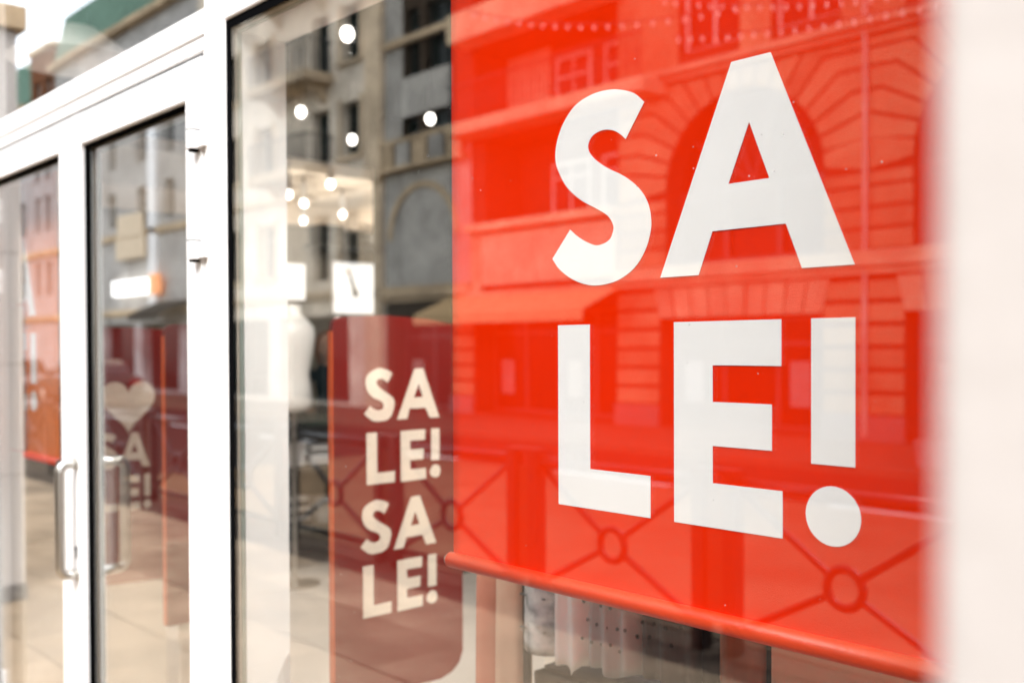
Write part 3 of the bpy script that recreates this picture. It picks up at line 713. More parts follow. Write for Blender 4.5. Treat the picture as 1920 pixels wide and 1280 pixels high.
# pendant lamp near the door
pl = thing('pendant_lamp', 'white cone pendant lamp seen through the glass above the door', 'pendant lamp', (-4.36, .42, 3.2))
MB().lathe([(.275, 2.85), (.272, 2.853), (.09, 2.99), (.05, 3.0)], (-4.36, .42), 32).build('shade', M['lampshade'], pl, smooth=True)
MB().lathe([(.055, 3.001), (.05, 3.07), (.02, 3.09)], (-4.36, .42), 16).build('cap', M['can'], pl)
MB().tube([(-4.36, .42, 3.08), (-4.36, .42, 3.2)], .006, 6).build('cable', M['cable'], pl)
# clothes rack right behind the banner
rk = thing('clothes_rack', 'dark steel clothes rack hidden behind the red banner', 'clothes rack', (-1.25, .46, 0))
MB().tube([(-1.66, .46, .02), (-1.66, .46, 1.62), (-.62, .46, 1.62), (-.62, .46, .02)], .012, 10).build('frame', M['dark_metal'], rk)
for x in (-1.66, -.62): MB().tube([(x, .28, .014), (x, .64, .014)], .012, 8).build('foot', M['dark_metal'], rk)
GG = 'clothes hanging below the red banner'
def garment(name, lab, cat, x0, x1, zb, m, folds, amp, ph=0.0, taper=.04, y=.46, hem=0.0, top=1.52):
    """cloth hanging as a closed, pleated tube from a hanger"""
    t = thing(name, lab, cat, ((x0 + x1) / 2, y, zb), GG)
    mb = MB(); nx, nz = 72, 26; cxm, hw = (x0 + x1) / 2, (x1 - x0) / 2
    for j in range(nz + 1):
        f = j / nz
        for i in range(nx):
            q = 2 * PI * i / nx
            wid = hw * (1 - taper * (f ** 1.5) * 4 * (f > 0)) if True else hw
            x = cxm + math.cos(q) * wid
            dep = .035 + .012 * (1 - f)
            fold = amp * (1 - f * .6) * math.sin(folds * (x - x0) / (x1 - x0) * 2 * PI + ph + .6 * math.sin(f * 5))
            yy = y + math.sin(q) * dep + fold
            z0_ = zb + hem * math.sin(7 * (x - x0) / (x1 - x0) + ph) + hem * .6 * math.sin(17 * (x - x0) / (x1 - x0))
            mb.v.append((x, yy, z0_ + (top - z0_) * f))
    for j in range(nz):
        for i in range(nx): mb.f.append((j * nx + i, j * nx + (i + 1) % nx, (j + 1) * nx + (i + 1) % nx, (j + 1) * nx + i))
    mb.f.append(tuple(range(nx))[::-1]); mb.f.append(tuple(nz * nx + i for i in range(nx)))
    b = mb.build('cloth', m, t, smooth=True)
    MB().tube([(cxm - .12, y, top - .01), (cxm, y, top + .05), (cxm + .12, y, top - .01)], .005, 6).build('hanger', M['dark_metal'], t)
    MB().tube([(cxm, y, top + .05), (cxm, y, top + .088), (cxm, y + .012, top + .112)], .003, 6).build('hanger_hook', M['dark_metal'], t)
    return t, b
dots = [0]
def dot_print(t, x0, x1, z0, z1, y, n, m, rad=.0042):
    for i in range(n):
        for j in range(4):
            x = x0 + (x1 - x0) * (i + .5 + (.25 if j % 2 else -.25)) / n + random.uniform(-.004, .004); z = z0 + (z1 - z0) * (j + .5) / 4 + random.uniform(-.006, .006)
            MB().prism([(x + rad * math.cos(R(a)), z + rad * math.sin(R(a))) for a in range(0, 360, 45)], y, y - .002).build('printed_dot', m, t)
# jeans leg, white shirt, dotted skirts
t, b = garment('jeans', 'pale denim jeans leg hanging left of the white shirt', 'jeans', -1.655, -1.535, .945, M['denim'], 1.2, .004, 0, .02)
for k_ in range(2): bx(-1.640, -1.56, .419, .4225, .995 + k_ * .075, .998 + k_ * .075).build('seam', M['figure_print'], t)
garment('white_shirt', 'crumpled white shirt hanging between jeans and dotted skirt', 'shirt', -1.545, -1.425, .945, M['white_cloth'], 2.2, .010, .8, .01, .455, .012)
t, b = garment('dotted_skirt', 'pale grey dotted skirt hanging in pleats', 'skirt', -1.45, -1.30, .955, M['grey_cloth'], 3.2, .012, .3, .01, .46, .006)
b.data.materials[0] = mat('pale_grey_cotton', (0.42, 0.45, 0.46), .85, var=.12, scale=10, stretch=(3, 3, .4), bump=.1)
dot_print(t, -1.44, -1.31, .99, 1.16, .410, 5, M['figure_print'])
t, b = garment('dotted_skirt', 'darker grey dotted skirt hanging right of the pale one', 'skirt', -1.31, -1.165, .965, M['grey_cloth'], 2.6, .012, 1.3, .01, .47, .004)
b.data.materials[0] = mat('mid_grey_cotton', (0.055, 0.06, 0.063), .85, var=.2, scale=10, stretch=(3, 3, .4), bump=.1)
dot_print(t, -1.30, -1.18, 1.03, 1.17, .418, 4, M['black_cloth'])
garment('black_dress', 'black dress hanging next to the dark skirt', 'dress', -1.165, -1.08, .80, M['black_cloth'], 1.5, .008, .2, .01, .47)
garment('brown_coat', 'brown coat hanging right of the black dress', 'coat', -1.10, -.99, .80, M['brown_wood'], 1.4, .01, .5, .01, .43)
garment('black_coat', 'narrow black coat hanging between the brown ones', 'coat', -1.0, -.935, .80, M['black_cloth'], 1, .006, .1, .01, .44)
garment('terracotta_coat', 'reddish brown coat hanging at the right end of the rack', 'coat', -.935, -.84, .80, M['terracotta'], 1.3, .008, 2.2, .01, .42)
garment('terracotta_dress', 'reddish dress hanging at the left end of the rack', 'dress', -1.80, -1.735, .70, M['terracotta'], 1.2, .006, .6, .01, .45)
garment('tan_dress', 'tan dress hanging left of the pale jeans', 'dress', -1.728, -1.66, .70, M['tan_cloth'], 1.3, .007, 1.1, .01, .45)
# dark heap and plinths on the window floor under the clothes
dp = thing('display_plinth', 'black display plinth under the hanging skirts', 'plinth', (-1.3, .55, 0))
bx(-1.7, -.95, .52, .95, .10, .86).build('body', M['partition'], dp, bevel=.006)
bx(-1.72, -.93, .50, .97, 0.0, .099).build('base', M['partition'], dp, bevel=.004)
mb = MB(); nx, ny = 40, 12
for j in range(ny + 1):
    for i in range(nx + 1):
        a, b_ = i / nx, j / ny
        mb.v.append((-1.68 + .72 * a, .54 + .38 * b_, .864 + .075 * math.sin(PI * a) ** .7 * math.sin(PI * b_) ** .6 * (1 + .35 * math.sin(9 * a + 2 * b_) + .2 * math.sin(23 * a))))
for j in range(ny):
    for i in range(nx): a = j * (nx + 1) + i; mb.f.append((a, a + 1, a + nx + 2, a + nx + 1))
o = mb.build('folded_throw', M['navy'], None, smooth=True); sm = o.modifiers.new('t', 'SOLIDIFY'); sm.thickness = .008; sm.offset = 1
tag(o, 'crumpled dark throw lying on the black display plinth', 'throw')
pk = thing('display_plinth', 'peach display plinth at the right end of the window', 'plinth', (-.6, .35, 0))
bx(-.86, -.36, .22, .50, .08, 1.17).build('body', M['peach_box'], pk, bevel=.005)
bx(-.84, -.38, .24, .48, 0.0, .079).build('base', M['partition'], pk)

# ================================================================== STREET FENCE
FY = -3.32
def fence_panel(cx):
    t = thing('street_fence_panel', 'dark iron fence panel with crossed bars and a ring, %s' % FL.pop(0), 'fence', (cx, FY, 0), 'iron fence panels along the kerb')
    h = .595
    MB().tube([(cx - h, FY, .905), (cx + h, FY, .905)], .036, 14).build('top_rail', M['iron'], t, smooth=True)
    bx(cx - h, cx + h, FY - .02, FY + .02, .10, .145).build('bottom_rail', M['iron'], t)
    a = arc(cx, .46, .095, 0, 360, 28)[:-1]
    MB().tube([(p[0], FY, p[1]) for p in a], .024, 8, closed=True).build('ring', M['iron'], t, smooth=True)
    for sx in (-1, 1):
        for zt in (.87, .145):
            tx, tz = cx + sx * (h - .005), zt
            dx, dz = tx - cx, tz - .46; L_ = math.hypot(dx, dz)
            MB().tube([(cx + dx / L_ * .10, FY, .46 + dz / L_ * .10), (tx, FY, tz)], .021, 8).build('brace', M['iron'], t)
def fence_post(cx):
    t = thing('street_fence_post', 'paired dark iron fence post, %s' % FP.pop(0), 'fence post', (cx, FY, 0), 'paired iron posts along the kerb')
    for s in (-1, 1):
        bx(cx + s * .10 - .042, cx + s * .10 + .042, FY - .045, FY + .045, 0.0, .955).build('upright', M['iron'], t, bevel=.006)
    bx(cx - .057, cx + .057, FY - .015, FY + .015, .16, .86).build('web_plate', M['kerb'], t)
    bx(cx - .15, cx + .15, FY - .055, FY + .055, .956, .985).build('cap', M['iron'], t, bevel=.006)
ords = ['nearest the right end', 'second from the right end', 'third from the right end', 'fourth from the right end', 'fifth from the right end', 'sixth from the right end', 'seventh from the right end', 'eighth from the right end', 'ninth from the right end', 'tenth from the right end', 'eleventh from the right end', 'twelfth from the right end', 'thirteenth from the right end', 'fourteenth from the right end', 'fifteenth from the right end', 'sixteenth from the right end', 'seventeenth from the right end', 'eighteenth from the right end']
FL, FP = list(ords), list(ords)
for i in range(16):
    fence_panel(-.92 - 1.49 * i + .0)
    fence_post(-.175 - 1.49 * i)

# ================================================================== BUILDINGS ACROSS THE STREET
YF = -15.0
def wall_grid(mb, x0, x1, z0, z1, holes, yf, yb):
    xs = sorted({x0, x1, *[a for h in holes for a in h[:2]]}); zs = sorted({z0, z1, *[a for h in holes for a in h[2:4]]})
    xs = [x for x in xs if x0 <= x <= x1]; zs = [z for z in zs if z0 <= z <= z1]
    for i in range(len(xs) - 1):
        for j in range(len(zs) - 1):
            cx, cz = (xs[i] + xs[i + 1]) / 2, (zs[j] + zs[j + 1]) / 2
            if any(h[0] < cx < h[1] and h[2] < cz < h[3] for h in holes): continue
            mb.quad((xs[i], yf, zs[j]), (xs[i], yf, zs[j + 1]), (xs[i + 1], yf, zs[j + 1]), (xs[i + 1], yf, zs[j]))
    for h in holes:
        a, b, c, d = h[:4]; y2 = h[4] if len(h) > 4 else yb
        mb.quad((a, yf, c), (a, y2, c), (a, y2, d), (a, yf, d)); mb.quad((b, yf, d), (b, y2, d), (b, y2, c), (b, yf, c))
        mb.quad((a, yf, d), (a, y2, d), (b, y2, d), (b, yf, d)); mb.quad((a, yf, c), (b, yf, c), (b, y2, c), (a, y2, c))
        mb.quad((a, y2, c), (a, y2, d), (b, y2, d), (b, y2, c))
    mb.quad((x0, yf, z0), (x0, yf - 9, z0), (x0, yf - 9, z1), (x0, yf, z1)); mb.quad((x1, yf, z0), (x1, yf, z1), (x1, yf - 9, z1), (x1, yf - 9, z0))
    mb.quad((x0, yf, z1), (x0, yf - 9, z1), (x1, yf - 9, z1), (x1, yf, z1)); mb.quad((x0, yf - 9, z0), (x1, yf - 9, z0), (x1, yf - 9, z1), (x0, yf - 9, z1))
    return mb

def window(par, x0, x1, z0, z1, y, fm, pm=None, nv=2, nh=1, t=.07, sill=None, surround=None):
    """frame with mullions set in the opening; its pane is a sub-part"""
    fr = ring(MB(), x0 + .001, x1 - .001, z0 + .001, z1 - .001, t, y + .02, y + .09)
    for i in range(1, nv):
        x = x0 + (x1 - x0) * i / nv; fr.box(x - t * .4, x + t * .4, y + .025, y + .085, z0 + t, z1 - t)
    for j in range(nh):
        z = z0 + (z1 - z0) * (.72 if nh == 1 else (j + 1) / (nh + 1)); fr.box(x0 + t, x1 - t, y + .03, y + .08, z - t * .35, z + t * .35)
    f = fr.build('window', fm, par)
    bx(x0 + t, x1 - t, y + .045, y + .055, z0 + t, z1 - t).build('pane', pm or M['pane'], f)
    if sill: bx(x0 - .12, x1 + .12, y + .2, YF + .12, z0 - .10, z0 - .003).build('sill', sill, f)
    return f

# ---- the stone building with the arched gateways (mirrored in the banner)
A = thing('stone_building', 'buff stone building with arches and stepped joints mirrored in the red banner', 'building', (-10, -15, 0))
CX = [-5.72, -10.88]; RA, CZ = 1.75, 4.79
holes = []
for c in CX:
    holes += [(c - RA, c + RA, 3.29, CZ + RA, YF - .55), (c - 1.9, c + 1.75, 0.05, 2.22, YF - .6)]
holes += [(-1.7, 0.6, .05, 2.22, YF - .6), (-2.2, 1.1, 3.29, 6.4, YF - .5)]
holes += [(-18.62, -13.92, 0.05, 2.55, YF - .8), (-18.2, -13.92, 4.70, 6.66, YF - 1.3), (-18.62, -13.92, 7.06, 8.95, YF - 1.3), (-18.62, -13.92, 9.72, 11.6, YF - 1.0)]
holes += [(-21.36, -20.76, 8.85, 10.62), (-20.50, -19.46, 8.85, 10.62), (-21.46, -20.78, 6.45, 7.75), (-20.52, -19.46, 6.45, 7.75), (-22.0, -19.5, .05, 2.5, YF - .6)]
holes += [(-12.3, -10.9, 7.5, 9.6), (-10.2, -8.8, 7.5, 9.6), (-7.6, -6.2, 7.5, 9.6), (-4.9, -3.5, 7.5, 9.6), (-2.0, -.8, 7.5, 9.6)]
yw = YF - .05
mb = wall_grid(MB(), -22.24, 3.0, 0, 12.6, holes, yw, yw - .28)
for c in CX:
    for s in (-1, 1):
        ar = [(c + s * RA * math.cos(R(a)), CZ + RA * math.sin(R(a))) for a in range(0, 91, 6)]
        mb.prism([(c + s * RA, CZ + RA - .0005)] + ar[:-1] + [(c, CZ + RA - .0005)], yw - .001, yw - .5)
A_wall = mb.build('wall', M['jointA'], A)
bx(-22.24, 3.0, YF - 9.0, YF - .06, 12.602, 12.9).build('roof', M['slate'], A)
# radiating voussoirs that turn into level courses
def pol(c, s, rr, a): return (c + s * rr * math.cos(R(a)), CZ + rr * math.sin(R(a)))
ZT = 6.94; JA = [-35, -20, -6, 10, 19, 28.5, 38.5, 48, 59, 71, 83, 97]
KR = 2.62
def joint(c, s, a, xm):
    """points of one joint from the arch outwards"""
    p0 = pol(c, s, RA, a); p1 = pol(c, s, KR, a)
    if p1[1] > ZT or a > 50:
        f = (ZT - CZ) / math.sin(R(a)); f = max(f, RA + .05)
        return [p0, (c + s * f * math.cos(R(a)), ZT)]
    return [p0, p1, (xm, p1[1])]
def stones(c, s, xm):
    # below the spring line: level courses
    z = 3.29; edge = c + s * RA
    zs = [3.29, 3.66, 4.03, 4.40, 4.79 + KR * math.sin(R(-3)), CZ + KR * math.sin(R(10))]
    for i in range(4):
        bx(min(edge, xm) + .02, max(edge, xm) - .02, yw + .001, YF, zs[i] + .028, zs[i + 1] - .028).build('stone_block', M['stoneA'], A, bevel=.012, bseg=1)
    js = [joint(c, s, 3, xm)] + [joint(c, s, a, xm) for a in (10, 19, 28.5, 38.5, 48, 58, 69, 80, 90)]
    js[0] = [pol(c, s, RA, 0), (xm, zs[4])]
    for a, b in zip(js[:-1], js[1:]):
        P = a + b[::-1]
        # corner where a top-running joint meets a level one
        if a[-1][1] < ZT - .01 and b[-1][1] >= ZT - .01: P = a + [(xm, ZT)] + b[::-1]
        mx = sum(p[0] for p in P) / len(P); mz = sum(p[1] for p in P) / len(P)
        # open the joints: shrink towards the middle by a fixed width
        Q = []; n = len(P); ar = sum(P[i][0] * P[(i + 1) % n][1] - P[(i + 1) % n][0] * P[i][1] for i in range(n)); sg = 1 if ar > 0 else -1
        for i in range(n):
            p, q0, q1 = Vector(P[i]), Vector(P[i - 1]), Vector(P[(i + 1) % n])
            d0, d1 = (p - q0).normalized(), (q1 - p).normalized()
            n0, n1 = Vector((-d0.y, d0.x)) * sg, Vector((-d1.y, d1.x)) * sg
            m_ = (n0 + n1); m_ = m_ / max(.35, m_.length_squared) * 2 * .028
            Q.append(tuple(p + m_))
        MB().prism(Q, yw + .001, YF).build('stone_block', M['stoneA'], A, bevel=.010, bseg=1)
for c, xl, xr in ((CX[1], -13.88, -8.30), (CX[0], -8.30, -3.15)):
    stones(c, -1, xl); stones(c, 1, xr)
# ground-floor piers in level courses
for x0, x1 in ((-13.90, -12.80), (-9.12, -7.63), (-3.96, -1.72), (-19.45, -18.64)):
    z = .45
    bx(x0 - .03, x1 + .03, yw + .001, YF + .06, 0.0, .44).build('base_course', M['granite'], A, bevel=.015)
    while z < 2.8:
        bx(x0, x1, yw + .001, YF, z + .025, z + .36 - .025).build('stone_block', M['stoneA'], A, bevel=.012, bseg=1); z += .395
# flat arches with splayed keystones over the ground openings
for c in CX:
    n = 9; x0, x1 = c - 1.90, c + 1.75
    for i in range(n):
        a0, a1 = i / n, (i + 1) / n
        sp = .30
        b0, b1 = x0 + (x1 - x0) * a0, x0 + (x1 - x0) * a1
        t0, t1 = b0 + (a0 - .5) * sp * 2 * .5, b1 + (a1 - .5) * sp * 2 * .5
        MB().prism([(b0 + .02, 2.225), (b1 - .02, 2.225), (t1 - .02, 2.84), (t0 + .02, 2.84)], yw + .001, YF + (.05 if i == 4 else .02)).build('keystone', M['bandA'], A, bevel=.01, bseg=1)
# bands and cornices
for (z0, z1, p) in ((2.87, 3.0, .10), (3.0, 3.14, .22), (3.14, 3.285, .14), (6.95, 7.06, .10), (7.06, 7.2, .22), (9.7, 9.9, .12), (11.9, 12.15, .15), (12.15, 12.6, .45)):
    segs = [(-13.88, 3.02), (-22.26, -18.7)] if z1 < 8 else [(-22.26, 3.02)]
    for a, b in segs:
        bx(a, b, yw + .002, YF + p, z0 + .002, z1 - .002).build('cornice', M['bandA'], A, bevel=.02)
# upper wall facing panels, paler
for x0, x1 in ((-13.88, -12.32), (-10.88, -10.22), (-8.78, -7.62), (-6.18, -4.92), (-3.48, -2.02), (-.78, 3.0)):
    bx(x0, x1, yw + .001, YF - .01, 7.22, 9.68).build('facing_panel', M['stoneA'], A)
# middle bay: panel, loggias, slab balcony
bx(-18.28, -13.95, yw + .002, YF + .05, 3.17, 4.40).build('facing_panel', M['lightA'], A, bevel=.01)
bx(-18.66, -18.30, yw + .001, YF + .06, 3.0, 4.44).build('facing_panel', M['bandA'], A)
bx(-18.7, -13.9, yw + .003, YF + .25, 4.47, 4.66).build('cornice', M['bandA'], A, bevel=.02)
bx(-18.72, -13.9, yw + .003, YF + .20, 2.82, 3.02).build('cornice', M['bandA'], A, bevel=.02)
bal = bx(-18.76, -12.6, YF + .01, YF + .75, 6.72, 7.02).build('balcony_slab', M['bandA'], A, bevel=.03)
ir = MB()
for i in range(44):
    x = -18.66 + i * .138
    ir.tube([(x, YF + .68, 7.02), (x, YF + .68, 7.9)], .013, 5)
    if i % 2 == 0: ir.tube([(x + .069 + .055 * math.cos(R(a)), YF + .68, 7.42 + .2 * math.sin(R(a))) for a in range(0, 360, 45)], .011, 4, closed=True)
ir.build('baluster', M['iron'], bal, kind='stuff')
MB().tube([(-18.7, YF + .68, 7.92), (-12.66, YF + .68, 7.92)], .026, 6).build('handrail', M['iron'], bal)
for z in (8.96, ):
    bx(-18.76, -13.7, YF + .01, YF + .70, 8.97, 9.68).build('balcony_slab', M['bandA'], A, bevel=.03)
for (x0, x1, z0, z1) in ((-17.04, -15.75, 4.78, 6.1), (-15.4, -14.3, 4.78, 6.1)):
    window(A, x0, x1, z0, z1, YF - 1.3, M['frame_pale'], nv=2, t=.09)
window(A, -16.9, -15.7, 7.08, 8.62, YF - 1.3, M['frame_pale'], nv=2, nh=2, t=.10)
window(A, -15.3, -14.2, 7.08, 8.62, YF - 1.3, M['frame_pale'], nv=2, nh=2, t=.10)
bx(-18.6, -17.1, YF - 1.28, YF - 1.2, 7.07, 8.94).build('facing_panel', M['lightA'], A)
for (x0, x1, z0, z1) in ((-21.36, -20.76, 8.85, 10.62), (-20.50, -19.46, 8.85, 10.62), (-21.46, -20.78, 6.45, 7.75), (-20.52, -19.46, 6.45, 7.75)):
    window(A, x0, x1, z0, z1, yw - .28, M['frame_dark'], nv=1 if x1 - x0 < .8 else 2, t=.07)
for x0, x1 in ((-12.3, -10.9), (-10.2, -8.8), (-7.6, -6.2), (-4.9, -3.5), (-2.0, -.8)):
    window(A, x0, x1, 7.5, 9.6, yw - .28, M['frame_pale'], nv=2, t=.08)
# left bay in grey render with a pale balustrade
bx(-22.22, -21.48, yw + .001, YF - .01, 5.0, 11.88).build('facing_panel', M['greyA'], A)
bx(-19.44, -18.68, yw + .001, YF - .01, 3.30, 6.94).build('facing_panel', M['greyA'], A)
bx(-21.47, -19.45, yw + .001, YF - .012, 3.30, 6.42).build('facing_panel', M['greyA'], A)
bx(-22.22, -21.48, yw + .001, YF - .012, 3.30, 4.99).build('facing_panel', M['greyA'], A)
bx(-21.47, -19.45, yw + .001, YF - .012, 7.78, 8.83).build('facing_panel', M['greyA'], A)
bx(-22.22, -18.70, YF + .002, YF + .28, 6.33, 6.45).build('balcony_slab', M['bandA'], A, bevel=.02)
for i in range(5):
    bx(-22.18 + i * .70, -21.62 + i * .70, YF + .08, YF + .20, 6.46, 7.16).build('parapet_panel', M['bandA'] if i % 2 == 0 else M['greyA'], A, bevel=.015)
# relief arch on the left bay
ra = MB()
P0 = arc(-20.6, 4.55, 1.45, 0, 180, 20); P1 = arc(-20.6, 4.55, 1.30, 0, 180, 20)
ra.prism(P0 + P1[::-1], YF - .012, YF + .05); ra.build('relief_arch', M['bandA'], A)
# arched windows and ground-floor shop fronts
for c in CX:
    f = ring(MB(), c - RA + .02, c + RA - .02, 3.30, CZ + .02, .10, YF - .52, YF - .42)
    for x in (c - .6, c + .6): f.box(x - .05, x + .05, YF - .51, YF - .43, 3.40, CZ - .08)
    for a in (36, 72, 108, 144): f.tube([(c, YF - .47, CZ + .03), (c + (RA - .02) * math.cos(R(a)), YF - .47, CZ + (RA - .02) * math.sin(R(a)))], .04, 6)
    w_ = f.build('arched_window', M['frame_dark'], A)
    MB().prism([(c + s_ * 1, z_) for s_, z_ in ((-RA + .03, 3.31), (RA - .03, 3.31))] + [(c + (RA - .03) * math.cos(R(a)), CZ + (RA - .03) * math.sin(R(a))) for a in range(0, 181, 10)], YF - .54, YF - .53).build('pane', M['pane'], w_)
def shopfront(x0, x1, z1, y, lit):
    f = ring(MB(), x0, x1, .06, z1, .08, y + .02, y + .12); n = max(2, int((x1 - x0) / 1.0))
    for i in range(1, n): xx = x0 + (x1 - x0) * i / n; f.box(xx - .04, xx + .04, y + .03, y + .11, .14, z1 - .08)
    f.box(x0 + .08, x1 - .08, y + .035, y + .105, z1 - .55, z1 - .48)
    s = f.build('shop_front', M['frame_dark'], A)
    bx(x0 + .08, x1 - .08, y + .06, y + .07, .14, z1 - .08).build('pane', M['shoplit'] if lit else M['pane'], s)
    for i in range(n):
        if i % 2 == 0:
            xa = x0 + (x1 - x0) * (i + .2) / n; bx(xa, xa + .45, y + .072, y + .076, .5, 1.35).build('window_poster', random.choice([M['grey_cloth'], M['greyA'], M['wall_in']]), s)
shopfront(-12.77, -9.14, 2.21, YF - .6, False); shopfront(-7.61, -3.98, 2.21, YF - .6, False); shopfront(-18.6, -13.94, 2.53, YF - .8, False); shopfront(-21.98, -19.52, 2.48, YF - .6, False); shopfront(-1.69, .59, 2.21, YF - .6, False)
MB().tube([(-8.30, YF + .06, 0.1), (-8.30, YF + .06, 12.0)], .05, 8).build('downpipe', M['greyA'], A)

aw = thing('shop_awning', 'pale orange cloth awning over the shop in the middle bay', 'awning', (-16.4, -14.6, 2.4))
n0 = MB()
n0.prism([(YF - .02, 2.99), (YF + 1.25, 2.46), (YF + 1.25, 2.43), (YF - .02, 2.96)], -19.4, -13.75, 'yz'); n0.build('cloth', M['awning'], aw)
bx(-19.4, -13.75, YF + 1.251, YF + 1.265, 2.22, 2.455).build('valance', M['awning'], aw)
for x in (-19.3, -13.85): MB().tube([(x, YF, 2.2), (x, YF + 1.2, 2.42)], .02, 6).build('arm', M['dark_metal'], aw)

# ---- the beige building with balconies
B = thing('balcony_building', 'beige building with corner balconies mirrored left of the banner', 'building', (-28, -15, 0))
cols = [(-24.34, -23.42), (-25.9, -25.0), (-29.2, -28.2), (-31.4, -30.4)]
rows = [(7.15, 8.7), (9.85, 11.45), (12.5, 14.0), (3.9, 5.6)]
holes = [(a, b, (c - (.25 if a == -25.9 else 0)), d) for a, b in cols for c, d in rows] + [(-27.9, -24.0, .05, 2.6, YF - .5), (-32.5, -28.6, .05, 2.6, YF - .5)]
mb = wall_grid(MB(), -33.4, -22.3, 0, 16.2, holes, YF, YF - .35); mb.build('wall', M['beigeB'], B)
for a, b in cols:
    for c, d in rows:
        window(B, a, b, c - (.25 if a == -25.9 else 0), d, YF - .35, M['frame_dark'] if a != -29.2 else M['frame_pale'], nv=2, t=.06)
        if a != -25.9:
            bx(a - .14, b + .14, YF + .001, YF + .12, c - .12, c - .005).build('sill', M['lightA'], B)
            for x in (a - .14, b + .01): bx(x, x + .13, YF + .001, YF + .05, c, d + .12).build('surround', M['lightA'], B)
for z in (3.1, 6.2):
    bx(-33.42, -22.28, YF + .002, YF + .18, z, z + .22).build('cornice', M['lightA'], B, bevel=.02)
bx(-33.5, -22.2, YF - .4, YF + .4, 15.9, 16.3).build('cornice', M['lightA'], B, bevel=.03)
bx(-23.1, -22.35, YF + .002, YF + .10, 0, 15.8).build('pilaster', M['lightA'], B, bevel=.01)
for z in (9.35, 6.62, 12.05):
    s = bx(-28.1, -24.75, YF + .003, YF + 1.0, z, z + .30).build('balcony_slab', M['lightA'], B, bevel=.04)
    g = MB()
    for i in range(26): x = -28.04 + i * .13; g.tube([(x, YF + .94, z + .3), (x, YF + .94, z + 1.2)], .014, 5)
    for i in range(7): y = YF + .1 + i * .14; g.tube([(-24.81, y, z + .3), (-24.81, y, z + 1.2)], .014, 5)
    for i in range(12): g.tube([(-27.97 + i * .26 + .09 * math.cos(R(a)), YF + .94, z + .72 + .22 * math.sin(R(a))) for a in range(0, 360, 45)], .013, 4, closed=True)
    g.build('baluster', M['iron'], s, kind='stuff')
    MB().tube([(-28.06, YF + .94, z + 1.22), (-24.81, YF + .94, z + 1.22), (-24.81, YF + .02, z + 1.22)], .025, 6).build('handrail', M['iron'], s)
    for x in (-27.6, -25.2): MB().prism([(YF + .01, z - .5), (YF + .01, z - .003), (YF + .7, z - .003)], x - .08, x + .08, 'yz').build('bracket', M['lightA'], s)
for x0, x1 in ((-27.88, -24.02), (-32.48, -28.62)):
    f = ring(MB(), x0, x1, .06, 2.58, .08, YF - .48, YF - .38); f.box((x0 + x1) / 2 - .04, (x0 + x1) / 2 + .04, YF - .47, YF - .39, .14, 2.5)
    s = f.build('shop_front', M['frame_dark'], B); bx(x0 + .08, x1 - .08, YF - .44, YF - .43, .14, 2.5).build('pane', M['pane'], s)

# ---- the grey building with a copper mansard, farther left
def grey_block(name, label, x0, x1, zt, m, colx, rowz, roofm, mans):
    t = thing(name, label, 'building', ((x0 + x1) / 2, YF, 0))
    holes = [(a, b, c, d) for a, b in colx for c, d in rowz] + [(x0 + 1 + i * 4.2, x0 + 4.4 + i * 4.2, .05, 2.7, YF - .5) for i in range(int((x1 - x0 - 1) / 4.2))]
    wall_grid(MB(), x0, x1, 0, zt, holes, YF, YF - .3).build('wall', m, t)
    for a, b in colx:
        for c, d in rowz:
            window(t, a, b, c, d, YF - .3, M['frame_pale'], nv=2, t=.05)
    for h in holes[len(colx) * len(rowz):]:
        f = ring(MB(), h[0], h[1], .06, 2.68, .07, YF - .48, YF - .38); s = f.build('shop_front', M['frame_dark'], t); bx(h[0] + .07, h[1] - .07, YF - .44, YF - .43, .13, 2.6).build('pane', M['pane'], s)
    for z in (3.0, 6.05, zt - .35):
        bx(x0 - .02, x1 + .02, YF + .002, YF + (.16 if z < 8 else .4), z, z + .25).build('cornice', M['bandA'], t, bevel=.02)
    MB().prism([(YF + .1, zt + .001), (YF - .5, zt + mans), (YF - 8, zt + mans), (YF - 9, zt + .001)], x0, x1, 'yz').build('roof', roofm, t)
    return t
C = grey_block('grey_building', 'light grey building with green copper roof mirrored in the door glass', -47.9, -33.5, 14.7, M['greyC'],
           [(-36.3, -35.45), (-38.85, -37.95), (-41.75, -40.9), (-44.5, -43.6)], [(4.9, 6.5) if False else (6.6, 8.0), (9.0, 10.75), (11.3, 12.4)], M['copper'], 2.3)
bx(-37.5, -36.75, YF + .005, YF + .16, 3.3, 12.6).build('pilaster', M['white_paint'], C, bevel=.01)
bx(-33.95, -33.55, YF + .005, YF + .12, 3.3, 12.6).build('pilaster', M['lightA'], C)
bh = grey_block('brick_house', 'narrow house with a brown brick top storey mirrored above the doors', -51.2, -48.0, 12.0, M['greyE'],
           [(-50.7, -49.9), (-49.3, -48.5)], [(4.2, 5.8), (7.2, 8.9), (9.6, 11.2)], M['slate'], 0.2)
mb = wall_grid(MB(), -51.18, -48.02, 12.21, 15.7, [(-50.7, -49.9, 13.0, 14.4), (-49.3, -48.5, 13.0, 14.4)], YF + .02, YF - .25); mb.build('attic', M['brick'], bh)
for a_, b_ in ((-50.7, -49.9), (-49.3, -48.5)): window(bh, a_, b_, 13.0, 14.4, YF - .25, M['frame_pale'], nv=2, t=.05)
bx(-51.2, -48.0, YF - 8.9, YF + .15, 15.702, 15.95).build('cornice', M['bandA'], bh)
grey_block('pinkish_building', 'pinkish grey building at the far left end of the street', -62, -51.3, 13.6, M['greyE'],
           [(-53.2 - i * 2.6, -52.2 - i * 2.6) for i in range(4)], [(4.2, 5.8), (7.2, 8.9), (10.2, 11.9)], M['copper'], 2.4)
